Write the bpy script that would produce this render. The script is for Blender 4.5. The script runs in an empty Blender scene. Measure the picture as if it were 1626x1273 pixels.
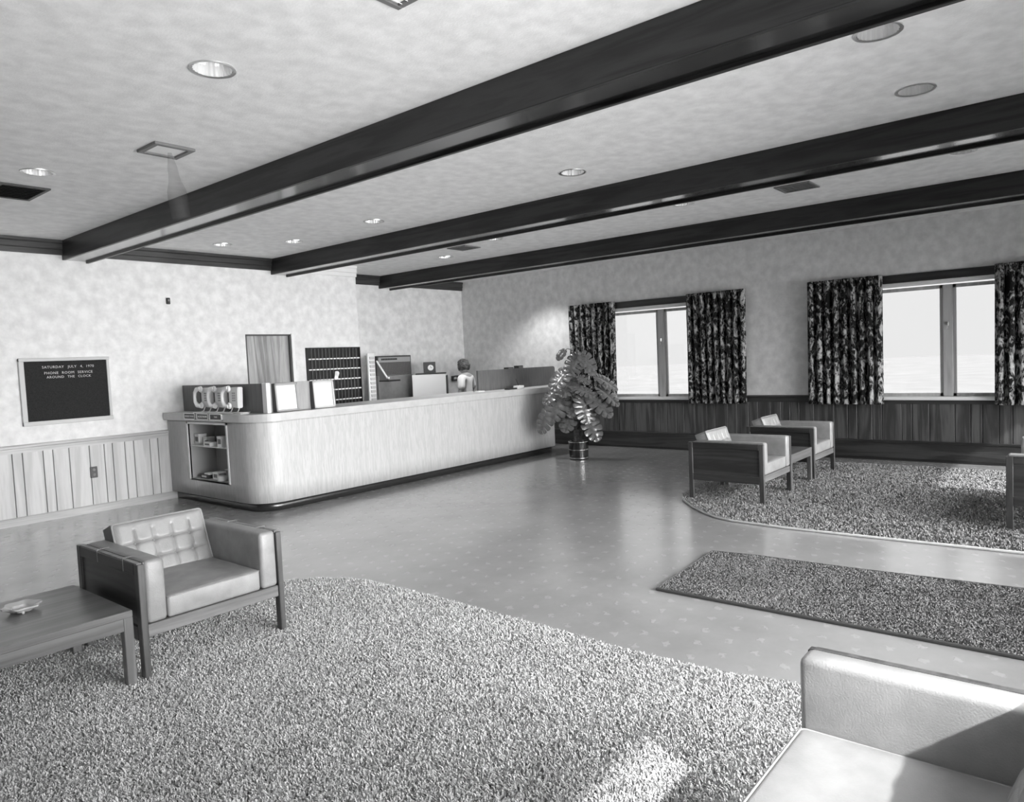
import bpy, bmesh, math, random
import numpy as np
from mathutils import Vector, Matrix, noise
random.seed(7)
rng = np.random.default_rng(11)
S = bpy.context.scene
COL = S.collection
PI = math.pi

# ------------------------------------------------------------------ camera
cam_d = bpy.data.cameras.new('camera')
cam = bpy.data.objects.new('camera', cam_d); COL.objects.link(cam)
yaw, pitch, roll = 0.8787, 0.0583, -0.0444
f = Vector((math.sin(yaw)*math.cos(pitch), math.cos(yaw)*math.cos(pitch), -math.sin(pitch)))
r = Vector((math.cos(yaw), -math.sin(yaw), 0)); u = r.cross(f)
r2 = math.cos(roll)*r + math.sin(roll)*u; u2 = -math.sin(roll)*r + math.cos(roll)*u
M = Matrix((r2, u2, -f)).transposed().to_4x4(); M.translation = Vector((-8.7716, -9.1175, 1.57))
cam.matrix_world = M
cam_d.sensor_width = 36; cam_d.sensor_fit = 'HORIZONTAL'; cam_d.lens = 1140.418/1626*36
cam_d.clip_start = 0.05
S.camera = cam

# ------------------------------------------------------------------ world, sun, daylight, exposure
w = bpy.data.worlds.new('world'); S.world = w; w.use_nodes = True
w.node_tree.nodes['Background'].inputs[0].default_value = (.8, .8, .8, 1)
w.node_tree.nodes['Background'].inputs[1].default_value = 1.3
sd = bpy.data.lights.new('sun', 'SUN'); sd.energy = 14.0; sd.angle = math.radians(1.5)
sun = bpy.data.objects.new('sun', sd); COL.objects.link(sun)
sun.rotation_euler = Vector((.42, 1.0, -.825)).to_track_quat('-Z', 'Y').to_euler()

def area(name, x0, x1, z0, z1, y, power, spread=80, tilt=-.28):
    d = bpy.data.lights.new(name, 'AREA'); d.shape = 'RECTANGLE'
    d.size = x1-x0; d.size_y = z1-z0; d.energy = power; d.spread = math.radians(spread)
    o = bpy.data.objects.new(name, d); COL.objects.link(o)
    o.location = ((x0+x1)/2, y, (z0+z1)/2)
    o.rotation_euler = Vector((0, 1, tilt)).to_track_quat('-Z', 'Y').to_euler()
    return o
YR = -10.3                      # the glazed front of the lobby, behind the camera
area('daylight_front', -7.4, 1.1, .1, 2.25, YR-.2, 430, 84)
area('ceiling_fill_front', -9.9, -5.0, .1, 1.6, YR-.2, 125, 100, .5)  # added upward fill outside the glazing, brightens the left ceiling
S.view_settings.view_transform = 'Standard'; S.view_settings.look = 'None'
S.view_settings.gamma = 1; S.view_settings.use_curve_mapping = False
S.view_settings.exposure = 0.0

# ------------------------------------------------------------------ materials
def nt(name):
    m = bpy.data.materials.new(name); m.use_nodes = True
    n = m.node_tree; n.nodes.clear()
    o = n.nodes.new('ShaderNodeOutputMaterial'); b = n.nodes.new('ShaderNodeBsdfPrincipled')
    n.links.new(b.outputs[0], o.inputs[0])
    return m, n, b, o
def g(v): return (v, v, v, 1)
def setb(b, v, rough, spec=.5, metal=0, coat=0, coatr=.1):
    b.inputs['Base Color'].default_value = g(v); b.inputs['Roughness'].default_value = rough
    b.inputs['Specular IOR Level'].default_value = spec; b.inputs['Metallic'].default_value = metal
    b.inputs['Coat Weight'].default_value = coat; b.inputs['Coat Roughness'].default_value = coatr
def node(n, t, **k):
    x = n.nodes.new(t)
    for a, v in k.items(): setattr(x, a, v)
    return x
def coords(n, scale=(1, 1, 1), rot=(0, 0, 0)):
    tc = node(n, 'ShaderNodeTexCoord'); mp = node(n, 'ShaderNodeMapping')
    mp.inputs['Scale'].default_value = scale; mp.inputs['Rotation'].default_value = rot
    n.links.new(tc.outputs['Object'], mp.inputs['Vector']); return mp.outputs[0]
def ntex(n, vec, scale, detail=4, rough=.55, dist=0):
    t = node(n, 'ShaderNodeTexNoise'); n.links.new(vec, t.inputs['Vector'])
    t.inputs['Scale'].default_value = scale; t.inputs['Detail'].default_value = detail
    t.inputs['Roughness'].default_value = rough; t.inputs['Distortion'].default_value = dist
    return t.outputs['Fac']
def ramp(n, fac, a, b, p0=.3, p1=.7):
    c = node(n, 'ShaderNodeValToRGB'); e = c.color_ramp.elements
    e[0].position = p0; e[0].color = g(a); e[1].position = p1; e[1].color = g(b)
    n.links.new(fac, c.inputs[0]); return c.outputs[0]
def bump(n, b, h, s, d=.01):
    x = node(n, 'ShaderNodeBump'); x.inputs['Strength'].default_value = s; x.inputs['Distance'].default_value = d
    n.links.new(h, x.inputs['Height']); n.links.new(x.outputs[0], b.inputs['Normal'])
def plain(name, v, rough=.5, spec=.5, metal=0, coat=0):
    m, n, b, o = nt(name); setb(b, v, rough, spec, metal, coat); return m
def noisy(name, a, c, scale, rough=.6, spec=.4, bs=0, bscale=None, coat=0, sc=(1, 1, 1), detail=5, p=(.3, .7), metal=0):
    m, n, b, o = nt(name); setb(b, a, rough, spec, metal, coat)
    v = coords(n, sc); n.links.new(ramp(n, ntex(n, v, scale, detail), a, c, *p), b.inputs['Base Color'])
    if bs: bump(n, b, ntex(n, v, bscale or scale*4, 3), bs)
    return m
def wood(name, a, c, axis, rough=.4, coat=.15, ring=9., spec=.5, fine=70, coatr=.2):
    """grain running along `axis`"""
    m, n, b, o = nt(name); setb(b, a, rough, spec, 0, coat, coatr)
    sc = [1, 1, 1]; sc[axis] = .07
    v = coords(n, tuple(sc))
    big = ntex(n, v, ring, 3, .5, 1.2); fin = ntex(n, v, fine, 3, .6)
    mx = node(n, 'ShaderNodeMath', operation='MULTIPLY_ADD'); mx.inputs[1].default_value = 6.0
    n.links.new(big, mx.inputs[0]); n.links.new(fin, mx.inputs[2])
    fr = node(n, 'ShaderNodeMath', operation='PINGPONG'); fr.inputs[1].default_value = 1.0
    n.links.new(mx.outputs[0], fr.inputs[0])
    n.links.new(ramp(n, fr.outputs[0], a, c, .1, .9), b.inputs['Base Color'])
    bump(n, b, fin, .08, .004)
    return m
MAT = {}
MAT['plaster'] = noisy('plaster', .65, .80, 8, .9, .2, .25, 60, detail=8, p=(.35, .65))
MAT['plaster2'] = noisy('ceiling_plaster', .74, .87, 8, .9, .2, .2, 80, detail=8, p=(.35, .65))
MAT['beam'] = wood('beam_oak', .003, .022, 1, .4, .1, 7, coatr=.22)
MAT['soffit'] = wood('beam_soffit_varnish', .006, .016, 1, .25, .9, 12, coatr=.12)
MAT['trim_dark'] = wood('trim_walnut', .02, .045, 0, .4, .2)
MAT['trim_dark_y'] = wood('trim_walnut_y', .018, .04, 1, .4, .2)
MAT['trim_white'] = plain('white_paint', .75, .5)
MAT['plank_lit'] = wood('panelling_lit', .42, .54, 2, .5, .1, 5)  # lit copy of the panelling wood, glare put into the colour
MAT['plank_shaded'] = wood('panelling_shaded', .038, .095, 2, .45, .1, 6)  # same wood, shade of the backlit window wall put into the colour
MAT['groove'] = plain('joint_backing_board', .22, .8)  # mid-grey backing board showing in the plank joints
MAT['groove_dark'] = plain('dark_backing_board', .01, .8)
MAT['rail_lit'] = wood('panelling_rail_lit', .36, .48, 0, .45, .1, 6)  # rail in the lit copy of the panelling wood
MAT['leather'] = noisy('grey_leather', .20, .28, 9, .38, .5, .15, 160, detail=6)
MAT['leather_dark'] = noisy('leather_seam', .13, .2, 9, .5)
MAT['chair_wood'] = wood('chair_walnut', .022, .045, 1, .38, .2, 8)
MAT['chair_wood_lit'] = wood('chair_walnut_lit', .10, .17, 0, .38, .2, 8)  # lit copy of the chair walnut, light on the rails put into the colour
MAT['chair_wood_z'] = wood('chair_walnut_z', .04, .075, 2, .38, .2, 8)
MAT['table_wood'] = wood('table_walnut', .085, .14, 0, .33, .3, 7)
MAT['table_wood_z'] = wood('table_leg_walnut', .10, .17, 2, .35, .2, 7)
MAT['laminate'] = wood('counter_laminate', .40, .48, 2, .42, .1, 40, fine=160)
MAT['laminate_top'] = noisy('counter_top_laminate', .42, .50, 8, .35, .5)
MAT['kick'] = plain('black_vinyl_base', .02, .25, .5, 0, .3)
MAT['screen'] = noisy('grey_screen_laminate', .30, .38, 30, .55, .4, sc=(1, 1, .1))
MAT['screen_dark'] = noisy('dark_screen_laminate', .10, .15, 30, .5, .4, sc=(1, 1, .1))
MAT['white'] = plain('white_enamel', .80, .35)
MAT['offwhite'] = plain('cream_card', .72, .7)
MAT['paper'] = plain('paper', .8, .8)
MAT['black'] = plain('black_plastic', .012, .4)
MAT['dark'] = plain('dark_grey_paint', .05, .5)
MAT['mid'] = plain('mid_grey_paint', .16, .5)
MAT['felt'] = noisy('letter_board_felt', .02, .035, 120, .95, .1)
MAT['metal'] = plain('satin_aluminium', .75, .28, .5, 1)
MAT['chrome'] = plain('chrome', .85, .12, .5, 1)
MAT['door_wood'] = wood('door_veneer', .20, .42, 2, .42, .15, 5)
MAT['strap'] = plain('strap_leather', .22, .5)
MAT['pot'] = plain('black_glazed_pot', .012, .15, .5, 0, .5)
MAT['brass'] = plain('polished_band', .8, .15, .5, 1)
MAT['soil'] = noisy('soil', .01, .04, 60, .95, .1, .5)
MAT['bark'] = noisy('stem_bark', .05, .13, 30, .8, .2, .5)
MAT['leaf'] = noisy('monstera_leaf', .06, .15, 7, .32, .5, coat=.5)
MAT['skin'] = plain('skin', .38, .5)
MAT['shirt'] = noisy('white_shirt', .78, .84, 14, .85, .2)
MAT['trousers'] = plain('dark_trousers', .05, .85)
MAT['hair'] = noisy('curly_hair', .012, .09, 22, .6, .4, .6, 60)
MAT['switch_grey'] = noisy('switchboard_grey', .17, .21, 12, .5, .4)
MAT['reflector'] = plain('reflector_cone', .85, .3, .6, .4)
MAT['leather_sunlit'] = noisy('sunlit_grey_leather', .37, .47, 9, .36, .5, .15, 160, detail=6)  # same leather lightened, sun on the settees put into the colour
MAT['case_lining'] = plain('case_lining', .42, .6)
MAT['frame_grey'] = plain('frame_grey', .30, .5); MAT['frame_pale'] = plain('frame_pale', .5, .5)
MAT['sash_wood'] = wood('sash_wood', .42, .54, 2, .45, .1, 8)
MAT['pavement'] = noisy('pale_pavement', .27, .32, .6, .95, .1)

def glass(name, tint=1.0, rough=.02, ior=1.45):
    m, n, b, o = nt(name); n.nodes.remove(b)
    t = node(n, 'ShaderNodeBsdfTransparent'); t.inputs[0].default_value = g(tint)
    gl = node(n, 'ShaderNodeBsdfGlossy'); gl.inputs['Roughness'].default_value = rough
    fr = node(n, 'ShaderNodeFresnel'); fr.inputs[0].default_value = ior
    mx = node(n, 'ShaderNodeMixShader')
    n.links.new(fr.outputs[0], mx.inputs[0]); n.links.new(t.outputs[0], mx.inputs[1]); n.links.new(gl.outputs[0], mx.inputs[2])
    n.links.new(mx.outputs[0], o.inputs[0]); return m
MAT['pane'] = glass('window_glass', .92)
def frosted(name, v, amt):
    m, n, b, o = nt(name); setb(b, v, .4)
    t = node(n, 'ShaderNodeBsdfTransparent'); mx = node(n, 'ShaderNodeMixShader'); mx.inputs[0].default_value = amt
    n.links.new(t.outputs[0], mx.inputs[1]); n.links.new(b.outputs[0], mx.inputs[2]); n.links.new(mx.outputs[0], o.inputs[0]); return m
MAT['smoke'] = frosted('smoked_glass', .10, .16)
MAT['crystal'] = plain('crystal_glass', .8, .08, .8); MAT['crystal'].node_tree.nodes['Principled BSDF'].inputs['Transmission Weight'].default_value = .55

def mat_floor():
    m, n, b, o = nt('vinyl_floor'); setb(b, .3, .22, .5, 0, .7, .2)
    v = coords(n); v2 = coords(n, (1, 1, 1), (0, 0, PI*.28))
    wob = node(n, 'ShaderNodeTexNoise'); wob.inputs['Scale'].default_value = 30; n.links.new(v, wob.inputs['Vector'])
    wm = node(n, 'ShaderNodeVectorMath', operation='MULTIPLY_ADD'); wm.inputs[1].default_value = (.10, .05, 0)
    n.links.new(wob.outputs['Color'], wm.inputs[0]); n.links.new(v2, wm.inputs[2])
    sp = node(n, 'ShaderNodeSeparateXYZ'); n.links.new(wm.outputs[0], sp.inputs[0])
    def sn(sock, per):
        a = node(n, 'ShaderNodeMath', operation='MULTIPLY'); a.inputs[1].default_value = 2*PI/per
        s = node(n, 'ShaderNodeMath', operation='SINE'); n.links.new(sock, a.inputs[0]); n.links.new(a.outputs[0], s.inputs[0]); return s.outputs[0]
    p = node(n, 'ShaderNodeMath', operation='MULTIPLY'); n.links.new(sn(sp.outputs[1], .34), p.inputs[0]); n.links.new(sn(sp.outputs[0], .17), p.inputs[1])
    q = node(n, 'ShaderNodeMapRange'); q.inputs[1].default_value = .74; q.inputs[2].default_value = .92; n.links.new(p.outputs[0], q.inputs[0])
    base = ramp(n, ntex(n, v, 1.4, 7, .6), .27, .36)
    mx = node(n, 'ShaderNodeMixRGB'); mx.inputs[2].default_value = g(.60)  # gloss highlights on the relief put in as lighter marks
    mm = node(n, 'ShaderNodeMath', operation='MULTIPLY'); mm.inputs[1].default_value = .2; n.links.new(q.outputs[0], mm.inputs[0]); n.links.new(mm.outputs[0], mx.inputs[0])
    n.links.new(base, mx.inputs[1]); n.links.new(mx.outputs[0], b.inputs['Base Color'])
    ad = node(n, 'ShaderNodeMath', operation='MULTIPLY_ADD'); ad.inputs[1].default_value = .25; n.links.new(ntex(n, v, 40, 3), ad.inputs[0]); n.links.new(q.outputs[0], ad.inputs[2])
    bump(n, b, ad.outputs[0], .25, .004)
    return m
MAT['floor'] = mat_floor()

def mat_rug(name, a, c):
    m, n, b, o = nt(name); setb(b, a, .95, .1)
    v = coords(n)
    mx = node(n, 'ShaderNodeMath', operation='MULTIPLY_ADD'); mx.inputs[1].default_value = .35
    n.links.new(ntex(n, v, 3, 3), mx.inputs[0])
    h = node(n, 'ShaderNodeMath', operation='MULTIPLY'); h.inputs[1].default_value = .65; n.links.new(ntex(n, v, 140, 2), h.inputs[0])
    n.links.new(h.outputs[0], mx.inputs[2])
    n.links.new(ramp(n, mx.outputs[0], a, c, .35, .65), b.inputs['Base Color'])
    return m
MAT['rug'] = mat_rug('shag_wool', .44, .66); MAT['rug_base'] = plain('rug_backing', .14, .95, .1)
MAT['rug2'] = mat_rug('shag_wool_dark', .18, .34)
MAT['binding_pale'] = plain('pale_binding', .6, .6)
MAT['mat'] = mat_rug('mat_pile', .12, .27); MAT['mat_edge'] = plain('mat_binding', .05, .8)

def mat_curtain():
    m, n, b, o = nt('floral_curtain'); setb(b, .03, .85, .15)
    v = coords(n, (1, 1, .6))
    a = ntex(n, v, 8, 3, .55, 2.0); c = ntex(n, v, 24, 3, .5, 1.5)
    mm = node(n, 'ShaderNodeMath', operation='MULTIPLY_ADD'); mm.inputs[1].default_value = .6; n.links.new(a, mm.inputs[0])
    hh_ = node(n, 'ShaderNodeMath', operation='MULTIPLY'); hh_.inputs[1].default_value = .4; n.links.new(c, hh_.inputs[0]); n.links.new(hh_.outputs[0], mm.inputs[2])
    n.links.new(ramp(n, mm.outputs[0], .010, .42, .48, .61), b.inputs['Base Color'])
    return m
MAT['curtain'] = mat_curtain()

# ------------------------------------------------------------------ helpers
def bm_new(): return bmesh.new()
def box(bm, x0, x1, y0, y1, z0, z1, bev=0, seg=1, mat=None):
    b2 = bmesh.new() if bev else bm
    ret = bmesh.ops.create_cube(b2, size=1, matrix=Matrix.Translation(((x0+x1)/2, (y0+y1)/2, (z0+z1)/2)) @ Matrix.Diagonal((abs(x1-x0), abs(y1-y0), abs(z1-z0), 1)))
    if bev:
        bmesh.ops.bevel(b2, geom=b2.edges[:], offset=bev, segments=seg, affect='EDGES', profile=.5)
        me = bpy.data.meshes.new('t'); b2.to_mesh(me); b2.free(); bm.from_mesh(me); bpy.data.meshes.remove(me)
    return bm
def boxm(*a, **k): return box(bm_new(), *a, **k)
def tube(bm, pts, rad, n=8, caps=True):
    pts = [Vector(p) for p in pts]; rads = rad if isinstance(rad, (list, tuple)) else [rad]*len(pts)
    rings = []; ref = None
    for i, p in enumerate(pts):
        t = (pts[min(i+1, len(pts)-1)] - pts[max(i-1, 0)]).normalized()
        if ref is None: ref = t.orthogonal().normalized()
        ref = (ref - t*ref.dot(t)).normalized(); bi = t.cross(ref)
        rings.append([bm.verts.new(p + rads[i]*(math.cos(2*PI*k/n)*ref + math.sin(2*PI*k/n)*bi)) for k in range(n)])
    for a, b in zip(rings, rings[1:]):
        for k in range(n): bm.faces.new((a[k], a[(k+1) % n], b[(k+1) % n], b[k]))
    if caps:
        bm.faces.new(rings[0][::-1]); bm.faces.new(rings[-1])
    return bm
def loop_tube(bm, pts, rad, n=6):
    pts = [Vector(p) for p in pts]; N = len(pts); rings = []; ref = None
    nrm = Vector((0, 0, 0))
    for i in range(N): nrm += (pts[i]-pts[0]).cross(pts[(i+1) % N]-pts[0])
    nrm.normalize()
    for i in range(N):
        t = (pts[(i+1) % N]-pts[i-1]).normalized(); bi = t.cross(nrm).normalized()
        rings.append([bm.verts.new(pts[i]+rad*(math.cos(2*PI*k/n)*nrm+math.sin(2*PI*k/n)*bi)) for k in range(n)])
    for i in range(N):
        a, b = rings[i], rings[(i+1) % N]
        for k in range(n): bm.faces.new((a[k], a[(k+1) % n], b[(k+1) % n], b[k]))
    return bm
def lathe(bm, prof, n=32, cx=0, cy=0, cap0=True, cap1=True, mod=None):
    rings = []
    for rr, z in prof:
        rings.append([bm.verts.new((cx+(rr*(mod(k) if mod else 1))*math.cos(2*PI*k/n), cy+(rr*(mod(k) if mod else 1))*math.sin(2*PI*k/n), z)) for k in range(n)])
    for a, b in zip(rings, rings[1:]):
        for k in range(n): bm.faces.new((a[k], a[(k+1) % n], b[(k+1) % n], b[k]))
    if cap0: bm.faces.new(rings[0][::-1])
    if cap1: bm.faces.new(rings[-1])
    return bm
def prism(bm, poly, z0, z1):
    a = [bm.verts.new((x, y, z0)) for x, y in poly]; b = [bm.verts.new((x, y, z1)) for x, y in poly]; N = len(poly)
    for i in range(N): bm.faces.new((a[i], a[(i+1) % N], b[(i+1) % N], b[i]))
    bm.faces.new(a[::-1]); bm.faces.new(b); return bm
def prism_axis(bm, poly, a0, a1, axis):
    """polygon in the other two axes, extruded along axis (0: poly=(y,z); 1: poly=(x,z))"""
    def P(p, a): return (a, p[0], p[1]) if axis == 0 else (p[0], a, p[1])
    a = [bm.verts.new(P(p, a0)) for p in poly]; b = [bm.verts.new(P(p, a1)) for p in poly]; N = len(poly)
    for i in range(N): bm.faces.new((a[i], a[(i+1) % N], b[(i+1) % N], b[i]))
    bm.faces.new(a[::-1]); bm.faces.new(b); return bm
def arc(cx, cy, rr, a0, a1, n=8):
    return [(cx+rr*math.cos(math.radians(a0+(a1-a0)*i/n)), cy+rr*math.sin(math.radians(a0+(a1-a0)*i/n))) for i in range(n+1)]
def mesh_of(name, bm, m, smooth=False):
    bmesh.ops.recalc_face_normals(bm, faces=bm.faces[:])
    me = bpy.data.meshes.new(name); bm.to_mesh(me); bm.free()
    if m is not None: me.materials.append(MAT[m] if isinstance(m, str) else m)
    if smooth:
        me.polygons.foreach_set('use_smooth', [True]*len(me.polygons))
        try: me.set_sharp_from_angle(angle=math.radians(40))
        except Exception: pass
    return me
def obj(name, bm, m, parent=None, smooth=False, loc=(0, 0, 0), rot=(0, 0, 0), label=None):
    me = bm if isinstance(bm, bpy.types.Mesh) else mesh_of(name, bm, m, smooth)
    o = bpy.data.objects.new(name, me); COL.objects.link(o)
    if parent is not None: o.parent = parent
    o.location = loc; o.rotation_euler = rot
    if label: o['label'] = label
    return o
def tag(o, label, cat, group=None):
    o['label'] = label; o['category'] = cat
    if group: o['group'] = group
    return o
def thing(name, label, cat, loc=(0, 0, 0), rotz=0, group=None):
    o = bpy.data.objects.new(name, None); COL.objects.link(o); o.empty_display_size = .1
    o.location = loc; o.rotation_euler = (0, 0, rotz)
    return tag(o, label, cat, group)
def struct(name, bm, m, label=None, smooth=False, parent=None):
    o = obj(name, bm, m, parent, smooth)
    if parent is None:
        o['kind'] = 'structure'
        if label: o['label'] = label
    return o
def copy_tree(o, parent=None):
    c = o.copy(); COL.objects.link(c)
    if parent is not None: c.parent = parent
    for ch in list(o.children): copy_tree(ch, c)
    return c
def text_mesh(body, size, depth=.0008, spacing=1.0):
    cu = bpy.data.curves.new('txt', 'FONT'); cu.body = body; cu.size = size; cu.extrude = depth
    cu.align_x = 'CENTER'; cu.align_y = 'CENTER'; cu.space_character = spacing; cu.resolution_u = 2
    o = bpy.data.objects.new('txt', cu); COL.objects.link(o)
    dg = bpy.context.evaluated_depsgraph_get()
    me = bpy.data.meshes.new_from_object(o.evaluated_get(dg))
    bpy.data.objects.remove(o); bpy.data.curves.remove(cu); return me

def words(body, size, m, parent, loc, rot, spacing=1.0):
    ws = body.split(); gap = size*(.42 if '   ' not in body else .95); ms = [text_mesh(q, size, .0008, spacing) for q in ws]
    wd = []
    for me in ms:
        xs_ = [v.co.x for v in me.vertices]; wd.append((min(xs_), max(xs_)))
    x = -(sum(b_-a_ for a_, b_ in wd)+gap*(len(ws)-1))/2
    for me, (a_, b_) in zip(ms, wd):
        me.materials.append(MAT[m]); o = obj('lettering', me, None, parent, False, (loc[0]+x-a_, loc[1], loc[2]), rot); o['kind'] = 'stuff'
        x += b_-a_+gap

# ------------------------------------------------------------------ room dimensions (metres)
XW = 1.75         # window wall
YB2 = .79         # recessed back wall behind the desk
XJ = -1.50        # where the back wall steps back
XL = -10.6        # left wall
ZC = 3.13
LIGHTS = [(-6.76, -2.92), (-6.78, -5.56), (-4.11, -.75), (-3.55, -1.43), (-3.58, -2.98), (-3.61, -5.62), (-3.60, -8.20), (-4.69, -8.23),
          (-1.60, -5.66), (-1.63, -3.02), (-1.63, -8.20), (-1.01, -1.53), (.78, -1.53)]  # last downlight is added, out of view, to light the clerk

# floor and ground outside
struct('floor', boxm(XL-.2, XW+.2, YR-.2, YB2+.2, -.12, 0), 'floor', 'grey glossy vinyl floor with a small raised diamond pattern')
gb = bm_new(); box(gb, -60, 80, -70, YR-.2, -.3, -.14); box(gb, XW+.2, 80, YR-.2, 60, -.3, -.14)
struct('ground', gb, 'pavement', 'pale paved ground outside the windows')

# ceiling with holes for the downlights
def ceiling_mesh():
    cu = bpy.data.curves.new('c', 'CURVE'); cu.dimensions = '2D'; cu.fill_mode = 'BOTH'; cu.extrude = 0.0
    def poly(pts):
        s = cu.splines.new('POLY'); s.points.add(len(pts)-1); s.use_cyclic_u = True
        for p, q in zip(s.points, pts): p.co = (q[0], q[1], 0, 1)
    poly([(XL-.2, YR-.2), (XW+.2, YR-.2), (XW+.2, YB2+.2), (XL-.2, YB2+.2)])
    for x, y in LIGHTS: poly(arc(x, y, .1, 0, 345, 23))
    o = bpy.data.objects.new('c', cu); COL.objects.link(o)
    me = bpy.data.meshes.new_from_object(o.evaluated_get(bpy.context.evaluated_depsgraph_get()))
    bpy.data.objects.remove(o)
    return me
cm = ceiling_mesh(); cm.materials.clear(); cm.materials.append(MAT['plaster2'])
ce = bpy.data.objects.new('ceiling', cm); COL.objects.link(ce); ce.location.z = ZC
ce['kind'] = 'structure'; ce['label'] = 'pale textured plaster ceiling above dark beams'
struct('roof', boxm(XL-.2, XW+.2, YR-.2, YB2+.2, ZC+.25, ZC+.35), 'dark', 'roof deck above the ceiling')

# back wall with the door opening
DX0, DX1, DZ = -3.45, -2.70, 2.07
bw = bm_new()
box(bw, XL, DX0, 0, .2, 0, ZC); box(bw, DX1, XJ, 0, .2, 0, ZC); box(bw, DX0, DX1, 0, .2, DZ, ZC)
wall_back = struct('wall_back', bw, 'plaster', 'pale plastered back wall behind the reception counter')
bw = bm_new(); box(bw, XJ-.2, XJ, .2, YB2+.2, 0, ZC); box(bw, XJ, XW+.2, YB2, YB2+.2, 0, ZC)
struct('wall_recess', bw, 'plaster', 'recessed stretch of plastered back wall behind the clerk')
# window wall
WINS = [(-4.58, -2.50), (-8.62, -6.52)]
WZ0, WZ1 = .85, 2.30
ww = bm_new(); y = YB2+.2
for a, b in WINS:
    box(ww, XW, XW+.2, b, y, 0, ZC); box(ww, XW, XW+.2, a, b, 0, WZ0-.04); box(ww, XW, XW+.2, a, b, WZ1, ZC); y = a
box(ww, XW, XW+.2, YR-.2, y, 0, ZC)
wall_right = struct('wall_right', ww, 'plaster', 'plastered window wall above dark panelling')
struct('wall_left', boxm(XL-.2, XL, YR-.2, .2, 0, ZC), 'trim_dark_y', 'dark wood wall at the far left end')
# glazed front behind the camera
fr = bm_new()
BAYS = [(-10.0, -8.1), (-8.0, -6.1), (-6.0, -4.1), (-4.0, -2.1), (-2.0, 1.2)]
box(fr, XL, XW, YR-.12, YR, 2.25, ZC); box(fr, XL, XW, YR-.12, YR, 0, .1)
xs = [XL]+[v for b in BAYS for v in b]+[XW]
for i in range(0, len(xs), 2): box(fr, xs[i], xs[i+1], YR-.12, YR, .1, 2.25)
struct('wall_front', fr, 'plaster', 'front wall with tall glazed bays behind the viewer')
for i, (a, b) in enumerate(BAYS):
    o = struct('window_%d' % (i+3), boxm(a, b, YR-.08, YR-.07, .1, 2.25), 'pane', 'tall fixed pane in the glazed front')

struct('added_sun_blocker', boxm(-7.46, -1.5, YR-3.2, YR-.12, 2.45, 2.6), 'dark', 'added unseen slab outside the glazed front, blocking the sun')  # added unseen slab, keeps sun patches off the rugs and mat
# wainscot planks on the back wall
edges = [-10.4, -9.9, -9.5, -9.2, -8.8, -8.5, -8.25, -7.9, -7.6, -7.3, -7.0, -6.75, -6.5, -6.288, -6.191, -5.993, -5.896, -5.733, -5.521, -5.361, -5.269, -5.129, -5.026, -4.835, -4.737, -4.56]
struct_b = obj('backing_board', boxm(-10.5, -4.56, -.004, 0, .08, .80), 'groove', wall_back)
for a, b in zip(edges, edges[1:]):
    obj('plank', boxm(a+.004, b-.004, -.018, -.004, .085, .80, .003), 'plank_lit', wall_back)
br = bm_new(); prism_axis(br, [(0, .785), (-.026, .785), (-.026, .835), (-.034, .845), (-.034, .862), (-.022, .876), (0, .876)], -10.5, -4.5, 0)
struct('trim_1', br, 'rail_lit', 'lit-toned wood chair rail capping the pale panelling')
br = bm_new(); prism_axis(br, [(0, 0), (-.026, 0), (-.026, .078), (-.018, .092), (0, .092)], -10.5, -4.5, 0)
struct('baseboard_back', br, 'rail_lit', 'lit-toned wood baseboard below the pale panelling')
# wainscot on the window wall
known = [-2.753, -2.856, -3.074, -3.341, -3.519, -3.651, -3.823, -3.95, -4.14, -4.34, -4.47, -4.67, -4.82, -5.0, -5.14, -5.33, -5.48, -5.612, -5.739, -5.942, -6.212, -6.387, -6.508, -6.697, -6.813, -7.05, -7.171, -7.37, -7.651, -7.821, -7.945, -8.116, -8.252]
top = [.78, .6, .47, .25, .1, -.1, -.23, -.42, -.6, -.72, -.95, -1.1, -1.3, -1.42, -1.65, -1.8, -2.0, -2.13, -2.35, -2.5, -2.62]
bot = [-8.45, -8.6, -8.8, -8.95, -9.2, -9.35, -9.6, -9.8, -10.0, -10.15, -10.25]
ed = top+known+bot
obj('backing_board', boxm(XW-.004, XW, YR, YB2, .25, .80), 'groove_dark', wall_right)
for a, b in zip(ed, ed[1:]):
    obj('plank', boxm(XW-.018, XW-.004, b+.004, a-.004, .25, .80, .003), 'plank_shaded', wall_right)
br = bm_new(); prism_axis(br, [(XW, .775), (XW-.026, .775), (XW-.026, .83), (XW-.038, .845), (XW-.038, .865), (XW, .875)], YR, WINS[1][0], 1)
prism_axis(br, [(XW, .775), (XW-.026, .775), (XW-.026, .83), (XW-.038, .845), (XW-.038, .865), (XW, .875)], WINS[1][1], WINS[0][0], 1)
prism_axis(br, [(XW, .775), (XW-.026, .775), (XW-.026, .83), (XW-.038, .845), (XW-.038, .865), (XW, .875)], WINS[0][1], YB2, 1)
for a, b in WINS: prism_axis(br, [(XW, .755), (XW-.026, .755), (XW-.026, .805), (XW, .805)], a, b, 1)
struct('trim_2', br, 'trim_dark_y', 'dark wood cap rail along the window wall panelling')
br = bm_new(); prism_axis(br, [(XW, .04), (XW-.05, .04), (XW-.05, .245), (XW-.06, .25), (XW-.06, .268), (XW-.01, .275), (XW, .275)], YR, YB2, 1)
box(br, XW-.02, XW, YR, YB2, 0, .04)
struct('baseboard_right', br, 'trim_dark_y', 'tall dark wood baseboard casing under the window wall panelling')

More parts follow.
